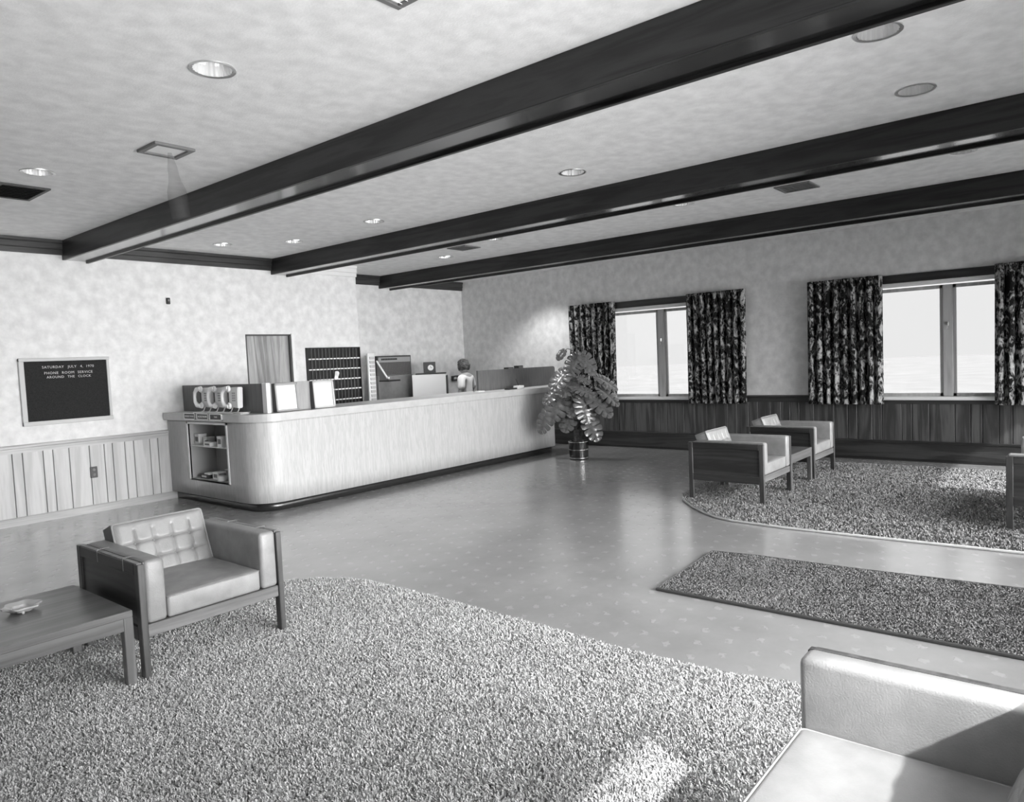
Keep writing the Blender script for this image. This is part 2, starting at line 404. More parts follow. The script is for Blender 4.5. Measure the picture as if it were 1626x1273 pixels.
# crown trim
def crown(name, x0, x1, y, m, label):
    b = bm_new(); prism_axis(b, [(y, 2.965), (y-.03, 2.965), (y-.03, 3.02), (y-.042, 3.03), (y-.042, 3.085), (y-.055, 3.10), (y-.055, ZC), (y, ZC)], x0, x1, 0)
    return struct(name, b, m, label)
crown('trim_3', XL, -5.64, 0, 'trim_dark', 'dark wood crown moulding left of the nearest beam')
crown('trim_4', -5.36, -2.99, 0, 'trim_dark', 'dark wood crown moulding between the two nearer beams')
crown('trim_5', -2.72, XJ, 0, 'trim_white', 'white painted crown moulding right of the middle beam')
crown('trim_6', -1.02, -.37, YB2, 'trim_dark', 'short dark crown moulding beside the farthest beam')
crown('trim_7', -.09, XW, YB2, 'trim_dark', 'dark crown moulding between farthest beam and window wall')

# beams: boxed from boards, the soffit board set up between the side boards
def beam(x0, y1, label):
    t = thing('ceiling_beam', label, 'beam', (x0, 0, 0)); t['kind'] = 'thing'
    Wd = .275; zb = 2.895
    obj('side_board', boxm(0, .03, YR, y1, zb+.016, ZC, .003), 'beam', t)
    obj('side_board', boxm(Wd-.03, Wd, YR, y1, zb-.004, ZC, .003), 'beam', t)
    obj('soffit_board', boxm(.03, Wd-.03, YR, y1, zb+.018, zb+.045), 'soffit', t)
    return t
beam(-5.64, 0, 'dark oak ceiling beam nearest the viewer, crossing over the front of the counter')
beam(-2.995, 0, 'dark oak ceiling beam in the middle of the three')
beam(-.37, YB2, 'dark oak ceiling beam closest to the window wall')

# ------------------------------------------------------------------ windows in the right wall
def window(n, y0, y1, label):
    W_ = bpy.data.objects.new('window_%d' % n, None); COL.objects.link(W_); W_['kind'] = 'structure'; W_['label'] = label
    W_.location = (XW, (y0+y1)/2, WZ0)
    h = (y1-y0)/2; H = WZ1-WZ0
    def add(name, bm, m, **k): return obj(name, bm, m, W_, **k)
    add('sill', boxm(-.045, .2, -h, h, -.045, 0, .006), 'white')
    b = bm_new(); box(b, 0, .19, -h, -h+.03, 0, H); box(b, 0, .19, h-.03, h, 0, H); box(b, 0, .19, -h, h, H-.012, H)
    add('casing', b, 'white')
    add('head_board', boxm(-.035, .0, -h-.1, h+.1, H+.035, H+.14, .004), 'trim_dark_y')
    add('head_strip', boxm(-.02, .0, -h-.1, h+.1, H-.005, H+.035, .004), 'white')
    add('mullion', boxm(.07, .15, -.055, .055, 0, H-.03, .006), 'sash_wood')
    for s in (-1, 1):
        a, c = (-h+.03, -.055) if s < 0 else (.055, h-.03)
        b = bm_new(); box(b, .09, .13, a, a+.035, 0, H-.03); box(b, .09, .13, c-.035, c, 0, H-.03); box(b, .09, .13, a, c, 0, .04); box(b, .09, .13, a, c, H-.075, H-.03)
        sa = add('sash', b, 'sash_wood')
        obj('pane', boxm(.108, .112, a+.035, c-.035, .04, H-.075), 'pane', sa)
    la = bm_new(); box(la, .05, .075, -.012, .012, H*.62, H*.62+.05, .004); tube(la, [(.06, 0, H*.62+.03), (.045, 0, H*.62+.01), (.04, 0, H*.62-.05)], .006)
    add('latch', la, 'metal')
    return W_
window(1, *WINS[0], 'two-pane window by the potted plant')
window(2, *WINS[1], 'two-pane window behind the far armchairs, toward the right')

def curtain(y0, y1, label, folds, seed):
    rr = random.Random(seed); nu, nv = folds*10, 22; z0, z1 = .752, 2.452
    bm = bm_new(); rows = []
    ph = [rr.uniform(-.35, .35) for _ in range(folds+2)]
    for j in range(nv+1):
        v = j/nv; row = []
        for i in range(nu+1):
            s = i/nu; k = s*folds; a = ph[int(k)]*(1-(k % 1))+ph[int(k)+1]*(k % 1)
            wv = 1-2*abs(math.sin(PI*k + a*.7*(1-v)))**.8
            amp = .048*(1-.25*v) + .006*math.sin(3*k+seed)
            flare = 1+.03*(1-v)*(2*s-1)*(0 if seed else 1)
            yy = y0+(y1-y0)*s + .006*math.cos(4*PI*k)+.012*(1-v)*math.sin(5*s+seed)
            row.append(bm.verts.new((XW-.105+amp*wv+.008*noise.noise((k*2, v*3, seed)), yy, z0+(z1-z0)*v+(.006*abs(wv) if j == 0 else 0))))
        rows.append(row)
    for a, b in zip(rows, rows[1:]):
        for i in range(nu): bm.faces.new((a[i], a[i+1], b[i+1], b[i]))
    t = thing('curtain', label, 'curtain', (0, 0, 0), 0, 'floral pleated curtains')
    o = obj('drape', bm, 'curtain', t, True); md = o.modifiers.new('thick', 'SOLIDIFY'); md.thickness = .003
    b = bm_new(); tube(b, [(XW-.075, y0+.03, 2.43), (XW-.075, y1-.03, 2.43)], .009); 
    for yy in (y0+.1, y1-.1): tube(b, [(XW-.075, yy, 2.43), (XW-.0, yy, 2.43)], .006)
    obj('rod', b, 'metal', t)
curtain(-2.785, -1.84, 'dark floral curtain behind the potted plant, left of the first window', 8, 1)
curtain(-5.02, -4.075, 'dark floral curtain right of the first window, over the panelling', 9, 2)
curtain(-6.86, -5.905, 'dark floral curtain left of the second window, behind the far armchairs', 9, 3)
curtain(-9.05, -8.09, 'dark floral curtain at the right edge of the second window', 9, 4)

# ------------------------------------------------------------------ door, board, outlets on the back wall
d = struct('door_1', boxm(DX0+.02, DX1-.06, .03, .075, 0, DZ-.02, .002), 'door_wood', 'wood veneer door behind the counter')
b = bm_new(); lathe(b, [(.0, 0), (.03, 0), (.03, .01), (.012, .015), (.012, .04), (.028, .05), (.03, .065), (.02, .08), (0, .082)], 20, cap0=False, cap1=False)
obj('door_handle', b, 'metal', d, True, (DX1-.13, .03, 1.0), (PI/2, 0, 0))
b = bm_new(); box(b, DX1-.06, DX1-.035, .0, .2, 0, DZ); box(b, DX0, DX0+.02, 0, .2, 0, DZ); box(b, DX0, DX1, 0, .2, DZ-.02, DZ)
obj('door_stop', b, 'dark', d)
obj('door_jamb', boxm(DX1-.035, DX1+.012, -.02, .2, 0, DZ+.012, .004), 'white', d)

t = thing('letter_board', 'black felt letter board in thin metal frame on the left wall', 'board', (-5.69, 0, 1.445))
hw, hh = .42, .33
obj('felt_panel', boxm(-hw, hw, -.022, 0, -hh, hh), 'felt', t)
b = bm_new()
for q in ((-hw-.05, -hw, -hh-.045, hh+.035), (hw, hw+.03, -hh-.045, hh+.035)): box(b, q[0], q[1], -.035, 0, q[2], q[3], .004)
box(b, -hw-.05, hw+.03, -.05, 0, hh, hh+.035, .004); box(b, -hw-.05, hw+.03, -.05, 0, -hh-.045, -hh, .004)
obj('frame', b, 'frame_pale', t)
for s, z, wd in (('SATURDAY   JULY 4,  1970', .262, .040), ('PHONE   ROOM   SERVICE', .196, .040), ('AROUND   THE   CLOCK', .150, .038)):
    words(s, wd, 'frame_pale', t, (.02, -.024, z), (PI/2, 0, 0), 1.12)
t = thing('wall_outlet', 'dark electrical outlet plate set in the pale panelling', 'outlet', (-5.492, -.018, .47))
obj('cover_plate', boxm(-.04, .04, -.008, 0, -.065, .065, .004), 'dark', t)
for s in (-1, 1):
    b = bm_new(); lathe(b, [(.017, 0), (.017, .004), (.014, .006)], 16); obj('socket', b, 'mid', t, True, (0, -.008, s*.028), (PI/2, 0, 0))
t = thing('thermostat', 'small dark thermostat high on the back wall', 'thermostat', (-4.48, 0, 2.49))
obj('case', boxm(-.022, .022, -.03, 0, -.04, .04, .006), 'black', t); obj('dial', boxm(-.012, .012, -.034, -.03, -.005, .02, .002), 'mid', t)

# ------------------------------------------------------------------ ceiling fixtures
LL = ['recessed downlight farthest back in the left bay, by the dark grille', 'recessed downlight in the left bay above the middle of the room', 'recessed downlight over the end of the counter, left one by the crown moulding',
      'recessed downlight over the counter beside the middle beam', 'recessed downlight third from the back wall in the middle bay', 'recessed downlight in the middle bay halfway along the middle beam',
      'large-looking recessed downlight near the middle beam at upper right', 'recessed downlight half hidden by the nearest beam at upper right', 'recessed downlight in the far bay near the vent grille by the middle beam',
      'recessed downlight in the far bay grazing the lower edge of the middle beam', 'recessed downlight in the far bay at the right edge', 'recessed downlight in the far bay above the switchboard', 'added unseen downlight behind the farthest beam, lighting the clerk']
proto = None
for (x, y), lb in zip(LIGHTS, LL):
    if proto is None:
        t = thing('downlight', lb, 'light', (x, y, ZC), 0, 'recessed ceiling downlights')
        b = bm_new(); lathe(b, [(.099, .0), (.099, -.004), (.115, -.006), (.116, .0)], 40, cap0=False, cap1=False); obj('trim_ring', b, 'metal', t, True)
        b = bm_new(); lathe(b, [(.099, -.002), (.092, .05), (.075, .10), (.05, .13)], 48, cap0=False, cap1=False, mod=lambda k: 1-.05*(k % 2)); obj('reflector', b, 'reflector', t)
        b = bm_new(); lathe(b, [(.0, .06), (.03, .063), (.042, .085), (.04, .11), (.02, .135), (.0, .14)], 20, cap0=False, cap1=False); obj('bulb', b, 'white', t, True)
        b = bm_new(); lathe(b, [(.102, .005), (.102, .15), (0, .15)], 24, cap0=False, cap1=False); obj('can', b, 'dark', t)
        proto = t
    else:
        t = copy_tree(proto); t.location = (x, y, ZC); t['label'] = lb
for x, y in LIGHTS:
    if y > -1.6 and x > -2:
        d = bpy.data.lights.new('downlight_lamp', 'SPOT'); d.energy = 120; d.spot_size = math.radians(118); d.spot_blend = .6; d.shadow_soft_size = .05
        o = bpy.data.objects.new('downlight_lamp', d); COL.objects.link(o); o.location = (x, y, ZC+.03)
def grille(x, y, wx, wy, label, mf, ms, nsl=8):
    t = thing('ceiling_vent', label, 'vent', (x, y, ZC)); b = bm_new(); e = .03
    box(b, -wx/2, wx/2, -wy/2, -wy/2+e, -.014, 0, .003); box(b, -wx/2, wx/2, wy/2-e, wy/2, -.014, 0, .003)
    box(b, -wx/2, -wx/2+e, -wy/2+e, wy/2-e, -.014, 0, .003); box(b, wx/2-e, wx/2, -wy/2+e, wy/2-e, -.014, 0, .003)
    obj('frame', b, mf, t); obj('backing', boxm(-wx/2+e, wx/2-e, -wy/2+e, wy/2-e, -.003, 0), ms, t)
    me = None
    for i in range(nsl):
        yy = -wy/2+e+(i+.5)*(wy-2*e)/nsl
        if me is None: me = mesh_of('slat', boxm(-wx/2+e, wx/2-e, -.011, .011, -.0015, .0015), ms)
        obj('slat', me, None, t, False, (0, yy, -.009), (.6, 0, 0))
grille(-6.70, -2.19, .36, .52, 'dark louvred return air grille in the ceiling at far left', 'dark', 'black')
grille(-1.44, -6.78, .33, .34, 'grey ceiling vent tucked against the middle beam at the right', 'mid', 'mid', 6)
grille(-1.44, -2.30, .32, .34, 'grey ceiling vent above the desk between middle and farthest beams', 'mid', 'mid', 6)
grille(-6.68, -6.86, .28, .28, 'pale ceiling vent at the top edge, nearest the viewer', 'mid', 'white', 6)
t = thing('pendant_lamp', 'smoky glass bottle-shaped pendant under a square ceiling plate near the first beam', 'lamp', (-6.335, -4.08, ZC))
b = bm_new(); e = .035; q = .14
box(b, -q, q, -q, -q+e, -.02, 0, .003); box(b, -q, q, q-e, q, -.02, 0, .003); box(b, -q, -q+e, -q+e, q-e, -.02, 0, .003); box(b, q-e, q, -q+e, q-e, -.02, 0, .003)
obj('plate_frame', b, 'mid', t); obj('plate', boxm(-q+e, q-e, -q+e, q-e, -.008, 0), 'white', t)
b = bm_new(); lathe(b, [(.012, -.02), (.025, -.09), (.032, -.12), (.034, -.17), (.042, -.22), (.062, -.28), (.066, -.34), (.062, -.42), (.06, -.47)], 24, cap0=False, cap1=False)
obj('glass_shade', b, 'smoke', t, True, (0.02, 0, 0), (0, -.12, 0))

# ------------------------------------------------------------------ reception counter
t = thing('reception_counter', 'long pale laminate reception counter with rounded corner and dark base', 'counter', (-4.6, 0, 0))
R_ = .32
XC1 = 1.02
def counter_path(off, extra=0):
    """outer line of the counter, moved outward by off: back wall -> end -> rounded corner -> front -> right end"""
    x0, y0, x1 = -4.6-off, -2.07-off, XC1+off; rr = R_+off
    p = [(x0, -.02)]
    p += [(x0, yy) for yy in (-.53, -1.45)]
    p += [(cx-(-4.6)-4.6, cy) for cx, cy in arc(x0+rr, y0+rr, rr, 180, 270, 12)]
    p += [(x1-rr, y0)] + arc(x1-rr, y0+rr, rr, 270, 360, 10)[1:]
    p += [(x1, -1.42)]
    return [(x+4.6, y) for x, y in p]
path = counter_path(0)
zs = [.1, .30, .98, 1.005]
bm = bm_new(); V = [[bm.verts.new((x, y, z)) for z in zs] for x, y in path]
for i in range(len(path)-1):
    for j in range(3):
        if i == 1 and j == 1: continue           # opening of the display case
        bm.faces.new((V[i][j], V[i+1][j], V[i+1][j+1], V[i][j+1]))
body = obj('front_panel', bm, 'laminate', t, True)
md = body.modifiers.new('thick', 'SOLIDIFY'); md.thickness = .025; md.offset = -1
inner = [(x, y) for x, y in counter_path(-.7)]
def slab(off, z0, z1):
    o = counter_path(off)
    back = [(o[-1][0], -1.40), (.72, -1.40), (.72, -.02)]
    return prism(bm_new(), o+back, z0, z1)
obj('counter_top', slab(.05, 1.005, 1.09), 'laminate_top', t)
kp = counter_path(-.06); bm = bm_new(); V = [[bm.verts.new((x, y, z)) for z in (0, .1)] for x, y in kp]
for i in range(len(kp)-1): bm.faces.new((V[i][0], V[i+1][0], V[i+1][1], V[i][1]))
k = obj('kick_base', bm, 'kick', t, True); md = k.modifiers.new('thick', 'SOLIDIFY'); md.thickness = .02; md.offset = -1
obj('bottom_board', prism(bm_new(), counter_path(-.03)+[(counter_path(-.03)[-1][0], -1.44), (.68, -1.44), (.68, -.02)], .095, .11), 'laminate', t)
# display case lining
cs = bm_new(); box(cs, .34, .36, -1.47, -.51, .28, .99); box(cs, .0, .35, -.53, -.51, .28, .99); box(cs, .0, .35, -1.47, -1.45, .28, .99); box(cs, .0, .35, -1.47, -.51, .28, .30); box(cs, .0, .35, -1.47, -.51, .98, .995)
dc = obj('display_case', cs, 'case_lining', t, label='recessed display case with pale lining')
b = bm_new(); box(b, -.008, .0, -.545, -.515, .29, .99); box(b, -.008, .0, -1.465, -1.435, .29, .99); box(b, -.008, 0, -1.465, -.515, .965, .99)
obj('case_frame', b, 'white', dc)
obj('glass_shelf', boxm(.02, .34, -1.45, -.53, .69, .70), 'white', dc)
# screen on the end of the counter
obj('end_screen', boxm(.22, .245, -1.96, -.02, 1.09, 1.42, .003), 'screen_dark', t, label='dark grey upright screen along the counter end')
obj('front_screen', boxm(.245, 1.1, -1.91, -1.885, 1.09, 1.42, .003), 'screen', t, label='pale upright screen facing the lobby')
obj('screen_post', boxm(.21, .26, -1.97, -1.88, 1.09, 1.425, .004), 'white', t)
# long dark divider at the right
bm = bm_new(); pol = [(4.1, 1.09), (6.12, 1.09), (6.12, 1.37)]+[(6.08+.04*math.cos(a), 1.37+.04*math.sin(a)) for a in (0.4, .8, 1.2)]+[(6.06, 1.412), (4.1, 1.412)]
prism_axis(bm, pol, -1.60, -1.565, 1)
obj('divider', bm, 'screen_dark', t, label='long dark upright divider on the right part of the counter')

# name plates on the counter edge
for i, (y0, s, lb) in enumerate(((-.73, 'HOUSE PHONE', 'black nameplate below the leftmost white house phone'), (-1.04, 'HOUSE PHONE', 'black nameplate below the middle white house phone'), (-1.34, 'TAXI', 'black nameplate with the shortest word, below the right-hand white phone'))):
    p = thing('nameplate', lb, 'sign', (-4.652, y0, 1.062), -PI/2, 'nameplates on the counter edge')
    obj('plate', boxm(-.125, .125, -.012, .0, -.03, .03, .003), 'black', p)
    b = bm_new(); box(b, -.135, -.125, -.016, 0, -.036, .036); box(b, .125, .135, -.016, 0, -.036, .036); box(b, -.135, .135, -.016, 0, .03, .036); box(b, -.135, .135, -.016, 0, -.036, -.03)
    obj('frame', b, 'metal', p)
    words(s, .03, 'paper', p, (0, -.013, 0), (PI/2, 0, 0), 1.05)

# white house phones (facing the end of the counter)
def phone(y0, lb):
    p = thing('house_phone', lb, 'telephone', (-4.50, y0, 1.09), -PI/2, 'white house phones')
    # local x runs along the counter end (to the viewer's right), local -y faces out
    body = bm_new(); pol = [(.0, .06), (.15, .06), (.165, .30), (.02, .30)]
    pol = [(-.06, .075), (.13, .06), (.15, .30), (.0, .30), (-.045, .29), (-.07, .26), (-.085, .20), (-.08, .12)]
    prism_axis(body, pol, .01, .075, 1); bmesh.ops.bevel(body, geom=body.edges[:], offset=.008, segments=2, affect='EDGES')
    obj('body', body, 'white', p, True)
    hs = bm_new(); tube(hs, [(-.005, -.02, .295), (-.075, -.03, .285), (-.115, -.035, .245), (-.125, -.035, .19), (-.12, -.035, .135), (-.085, -.03, .09), (-.01, -.02, .08)], [.024, .026, .02, .018, .02, .026, .024], 10)
    h = obj('handset', hs, 'white', p, True)
    for z in (.285, .088):
        c = bm_new(); lathe(c, [(.0, 0), (.034, 0), (.036, .01), (.03, .025), (.0, .028)], 20, cap0=False, cap1=False); obj('ear_cap', c, 'white', h, True, (-.01, -.005, z), (PI/2, 0, 0))
    obj('cradle_slot', boxm(-.072, -.05, .004, .011, .13, .24, .002), 'dark', p)
    for sx in (-.05, .1):
        l = bm_new(); tube(l, [(sx+.02, .04, .075), (sx-.005, .04, .045), (sx-.02, .035, .018), (sx-.06, .02, .006)], .007, 8); obj('leg', l, 'white', p, True)
    tr = bm_new(); prism(tr, [(-.17, -.05), (.10, -.05), (.13, .07), (-.13, .07)], 0, .012); bmesh.ops.bevel(tr, geom=tr.edges[:], offset=.003, segments=1, affect='EDGES')
    obj('base', tr, 'white', p)
    key = bm_new()
    for i in range(3):
        for j in range(4): box(key, .02+i*.025, .036+i*.025, .006, .011, .14+j*.028, .156+j*.028, .002)
    obj('keypad', key, 'screen', p)
phone(-.76, 'white house phone leftmost of the three on the counter end')
phone(-1.08, 'white house phone in the middle of the three on the counter end')
phone(-1.40, 'white house phone rightmost of the three, its flat face fully shown')
b = bm_new(); rr = random.Random(4)
t = thing('brochures', 'loose pale brochures fanned beside the rightmost house phone', 'paper', (-4.50, -1.62, 1.09))
for i in range(3):
    obj('brochure', boxm(-.05, .05, -.075, .075, i*.006, i*.006+.004), 'paper', t, False, (rr.uniform(-.01, .01), rr.uniform(-.015, .015), 0), (0, 0, rr.uniform(-.4, .4)))

# framed notices in front of the front screen
def framed(x, lb, tilt):
    p = thing('picture_frame', lb, 'frame', (x, -1.96, 1.093), 0, 'framed notices on the counter')
    rt = obj('sheet', boxm(-.125, .125, -.006, 0, .02, .295), 'paper', p, False, (0, 0, 0), (-.08, 0, 0))
    obj('side_board', boxm(-.158, -.15, -.03, .045, 0, .322, .002), 'dark', p, False, (0, 0, 0), (-.08, 0, 0))  # dark board paints the shaded left side of the frame
    b = bm_new(); box(b, -.15, -.125, -.02, .006, 0, .32, .003); box(b, .125, .15, -.02, .006, 0, .32, .003); box(b, -.15, .15, -.02, .006, .295, .32, .003); box(b, -.15, .15, -.02, .006, 0, .022, .003)
    obj('frame', b, tilt, p, False, (0, 0, 0), (-.08, 0, 0))
    s = bm_new(); prism_axis(s, [(.006, 0), (.055, 0), (.03, .2)], -.02, .02, 0); obj('strut', s, 'dark', p)
framed(-4.13, 'grey-framed white notice beside the screen corner, left of two', 'frame_grey')
framed(-3.63, 'pale-framed white notice in front of the key rack, right of two', 'frame_pale')

# goods in the display case: local x into the case
def goods(name, cat, lb, dims, y, z, m, depth=.12, rot=0, kind='box', grp=None):
    p = thing(name, lb, cat, (-4.6+depth, y, z), rot, grp); a, bb, h = dims
    if kind == 'box':
        obj('carton', boxm(-bb/2, bb/2, -a/2, a/2, 0, h, .003), m, p)
        obj('label_panel', boxm(-bb/2-.001, -bb/2, -a*.32, a*.32, h*.3, h*.75), 'mid' if m in ('white', 'offwhite') else 'offwhite', p)
        obj('lid', boxm(-bb/2-.002, bb/2+.002, -a/2-.002, a/2+.002, h*.86, h+.002, .002), m, p)
    elif kind == 'jar':
        b = bm_new(); lathe(b, [(a*.45, 0), (a*.5, .006), (a*.5, h*.7), (a*.3, h*.82), (a*.3, h*.86)], 18); obj('bottle', b, m, p, True)
        b = bm_new(); lathe(b, [(a*.33, h*.84), (a*.33, h), (a*.28, h+.004)], 18); obj('cap', b, 'mid', p, True)
    elif kind == 'book':
        obj('cover', boxm(-bb/2, bb/2, -a/2, a/2, 0, h, .001), m, p); obj('pages', boxm(-bb/2-.002, bb/2-.004, -a/2+.004, a/2-.004, h*.15, h*.85), 'paper', p)
goods('carton', 'box', 'tall pale carton at the left of the display case upper shelf', (.11, .1, .13), -.60, .70, 'offwhite')
goods('carton', 'box', 'lower pale carton second from left on the display case upper shelf', (.10, .1, .095), -.72, .70, 'frame_pale', .16)
goods('jar', 'jar', 'round white jar third from left on the display case upper shelf', (.06, .06, .06), -.82, .70, 'white', .08, kind='jar')
goods('packet', 'packet', 'long flat white packet mid upper shelf of the display case', (.16, .08, .045), -.92, .70, 'white', .07)
goods('bottle', 'bottle', 'small grey bottle beside the white carton on the upper case shelf', (.05, .05, .10), -1.07, .70, 'frame_pale', .16, kind='jar')
goods('carton', 'box', 'upright white carton at the right of the display case upper shelf', (.10, .07, .125), -1.20, .70, 'white', .07)
goods('tray', 'tray', 'low dark box at the left of the display case bottom', (.17, .14, .05), -.76, .30, 'dark', .12)
goods('booklet', 'book', 'flat pale booklet lying on the display case bottom', (.12, .09, .02), -.82, .35, 'white', .1, kind='book')
goods('carton', 'box', 'square white carton on the display case bottom near the middle', (.13, .1, .09), -1.01, .30, 'white', .11)
goods('jar', 'jar', 'squat white jar at the right of the display case bottom', (.12, .1, .08), -1.16, .30, 'offwhite', .07, kind='jar')
goods('carton', 'box', 'dark carton at the back right of the display case bottom', (.2, .1, .10), -1.3, .30, 'dark', .22)
goods('booklet', 'book', 'grey booklet slanted on top of the dark rear carton', (.2, .1, .015), -1.12, .40, 'frame_pale', .24, .3, 'book')

# small things on the divider and counter
def small_box(name, cat, lb, x, y, z, a, b_, h, m):
    p = thing(name, lb, cat, (x, y, z)); obj('case', boxm(-a/2, a/2, -b_/2, b_/2, 0, h, .004), m, p)
    obj('face', boxm(-a/2+.01, a/2-.01, -b_/2-.002, -b_/2, .01, h-.008), 'mid', p)
small_box('receipt_box', 'box', 'small black box peeking over the divider, left of two', .37, -1.5, 1.09, .14, .1, .345, 'black')
small_box('receipt_box', 'box', 'small black box peeking over the divider, right of two', .63, -1.5, 1.09, .13, .1, .365, 'black')
p = thing('desk_pen_set', 'white pen stand on a dark base near the right end of the counter', 'pen holder', (.10, -1.85, 1.09))
obj('base', boxm(-.22, -.02, -.05, .05, 0, .02, .004), 'black', p); obj('block', boxm(.0, .16, -.05, .05, 0, .05, .006), 'white', p)
b = bm_new(); tube(b, [(.08, 0, .05), (.05, .03, .16)], [.006, .003], 8); obj('pen', b, 'black', p)
p = thing('notepad', 'small pale notepad on the counter left of the clerk', 'notepad', (-.62, -1.72, 1.09))
obj('pad', boxm(-.07, .07, -.05, .05, 0, .014, .002), 'paper', p); obj('binding', boxm(-.07, .07, .04, .051, 0, .017), 'mid', p)

# ------------------------------------------------------------------ behind the counter
p = thing('back_desk', 'long pale back desk carrying switchboard and machine behind the counter', 'desk', (0, .4, 0))
obj('desktop', boxm(-1.48, 1.15, -.72, .37, .87, .91, .004), 'laminate_top', p)
obj('cabinet', boxm(-1.45, 1.1, -.66, .36, .08, .87), 'laminate', p); obj('plinth', boxm(-1.43, 1.08, -.60, .34, 0, .08), 'kick', p)
# key rack
KX0, KX1, KZ0, KZ1, KD = -2.503, -1.515, .895, 1.868, .035
p = thing('key_rack', 'black pigeonhole key rack with numbered tags on the back wall', 'rack', ((KX0+KX1)/2, 0, KZ0))
hw = (KX1-KX0)/2; H = KZ1-KZ0
b = bm_new(); box(b, -hw, -hw+.015, -KD, 0, 0, H); box(b, hw-.015, hw, -KD, 0, 0, H); box(b, -hw, hw, -KD, 0, H-.015, H); box(b, -hw, hw, -.012, 0, 0, H); box(b, -hw, hw, -KD, 0, -.0, .015)
obj('case', b, 'black', p)
rows, cols = 6, 15; rh = (H-.03)/rows; cw = (2*hw-.03)/cols
me = mesh_of('shelf', boxm(-hw+.015, hw-.015, -KD+.003, -.012, -.004, .004), 'black')
for i in range(1, rows): obj('shelf', me, None, p, False, (0, 0, .015+i*rh))
me = mesh_of('divider', boxm(-.003, .003, -KD-.002, -.012, .015, H-.015), 'mid')
for j in range(1, cols): obj('divider', me, None, p, False, (-hw+.015+j*cw, 0, 0))
me = mesh_of('number_tag', boxm(-.024, .024, -.006, .0, -.008, .010), 'offwhite')
for i in range(1, rows):
    for j in range(cols): obj('number_tag', me, None, p, False, (-hw+.015+(j+.5)*cw, -KD+.002, .015+i*rh))
e = thing('envelope', 'white folded note stuck in a pigeonhole of the key rack', 'letter', (-2.02, -.012, .91+3*rh+.005), 0)
obj('sheet', boxm(-.035, .03, -.05, -.045, 0, .12), 'paper', e, False, (0, 0, 0), (.1, .12, 0)); obj('flap', boxm(-.03, .025, -.054, -.05, .06, .115), 'offwhite', e, False, (0, 0, 0), (.2, .2, 0))
# card rack column
p = thing('card_rack', 'tall narrow white rack of index cards beside the key rack', 'rack', (-.955, .385, .91))
obj('backboard', boxm(-.075, .075, 0, .03, 0, .86, .004), 'white', p)
me = mesh_of('card', boxm(-.045, .055, -.016, 0, -.022, .022, .002), 'frame_pale'); zz = .05
for i in range(11):
    c = obj('card', me, None, p, False, (0, 0, .08+i*.07), (-.15, 0, 0))
# switchboard
p = thing('switchboard', 'telephone switchboard with grid jack panel and grey front behind the counter', 'switchboard', (-.435, .4, .91))
obj('upper_cabinet', boxm(-.385, .385, .0, .06, .47, .81, .004), 'dark', p)
obj('header_strip', boxm(-.36, .36, -.006, .0, .70, .785), 'frame_grey', p)
me = mesh_of('jack_row', boxm(-.355, .355, -.008, 0, -.007, .007), 'dark')
gr = bm_new(); box(gr, -.36, .36, -.004, 0, .48, .695); obj('jack_panel', gr, 'frame_grey', p)
for i in range(9): obj('jack_row', me, None, p, False, (0, 0, .495+i*.0235))
me = mesh_of('jack_column', boxm(-.006, .006, -.010, 0, -.105, .105), 'dark')
for j in range(22): obj('jack_column', me, None, p, False, (-.34+j*.0324, 0, .588))
b = bm_new(); 
for i in range(10): box(b, -.30+i*.036, -.27+i*.036, -.009, -.006, .735, .765)
lb_ = obj('lamp_strip', b, 'black', p); lb_['kind'] = 'stuff'
obj('front_panel', boxm(-.42, .36, -.05, .05, 0, .47, .004), 'switch_grey', p)
b = bm_new(); prism_axis(b, [(.0, .72), (.0, .40), (-.28, .40), (-.28, .43), (-.24, .44)], -.40, -.385, 0); obj('side_cheek', b, 'mid', p)
b = bm_new(); prism_axis(b, [(.0, .735), (.0, .715), (-.25, .425), (-.29, .425), (-.29, .45), (-.245, .45)], -.41, -.378, 0); obj('cheek_edge', b, 'white', p)
obj('key_shelf', boxm(-.41, -.15, -.30, -.05, .375, .40, .004), 'black', p)
obj('shelf_lip', boxm(-.15, .22, -.32, -.28, .06, .085, .004), 'white', p)
# posting machine and clock box
p = thing('posting_machine', 'white metal office machine with dark top edge beside the clerk', 'machine', (-.108, -.11, .91), -.82)
obj('housing', boxm(-.30, .28, .0, .3, 0, .46, .006), 'white', p); obj('top_cover', boxm(-.24, .285, -.008, .305, .46, .482, .004), 'dark', p)
obj('side_panel', boxm(.28, .31, .0, .3, 0, .43, .003), 'dark', p); obj('foot_bar', boxm(-.25, .2, -.02, 0, .03, .05), 'mid', p)
p = thing('clock', 'small square desk clock with white round dial on the office machine', 'clock', (.0, -.01, 1.392), -.76)
obj('case', boxm(-.105, .105, 0, .1, 0, .19, .006), 'dark', p)
b = bm_new(); lathe(b, [(.0, 0), (.05, 0), (.05, .006), (0, .006)], 32, cap0=False, cap1=False); fc = obj('dial', b, 'white', p, False, (.02, -.001, .09), (PI/2, 0, 0))
b = bm_new(); box(b, -.003, .003, -.001, 0, 0, .035); box(b, 0, .025, -.001, 0, -.003, .003); obj('hands', b, 'black', fc, False, (0, 0, .007), (-PI/2, 0, 0))
p = thing('wall_phone', 'small dark wall phone with white card right of the office machine', 'telephone', (1.405, YB2, 1.19))
obj('case', boxm(-.07, .07, -.06, 0, 0, .1, .012, 2), 'dark', p); obj('card', boxm(-.045, .03, -.063, -.06, .035, .08), 'paper', p)
b = bm_new(); tube(b, [(-.075, -.075, .085), (-.04, -.085, .095), (.04, -.085, .095), (.075, -.075, .085)], [.016, .011, .011, .016], 10); obj('handset', b, 'black', p, True)

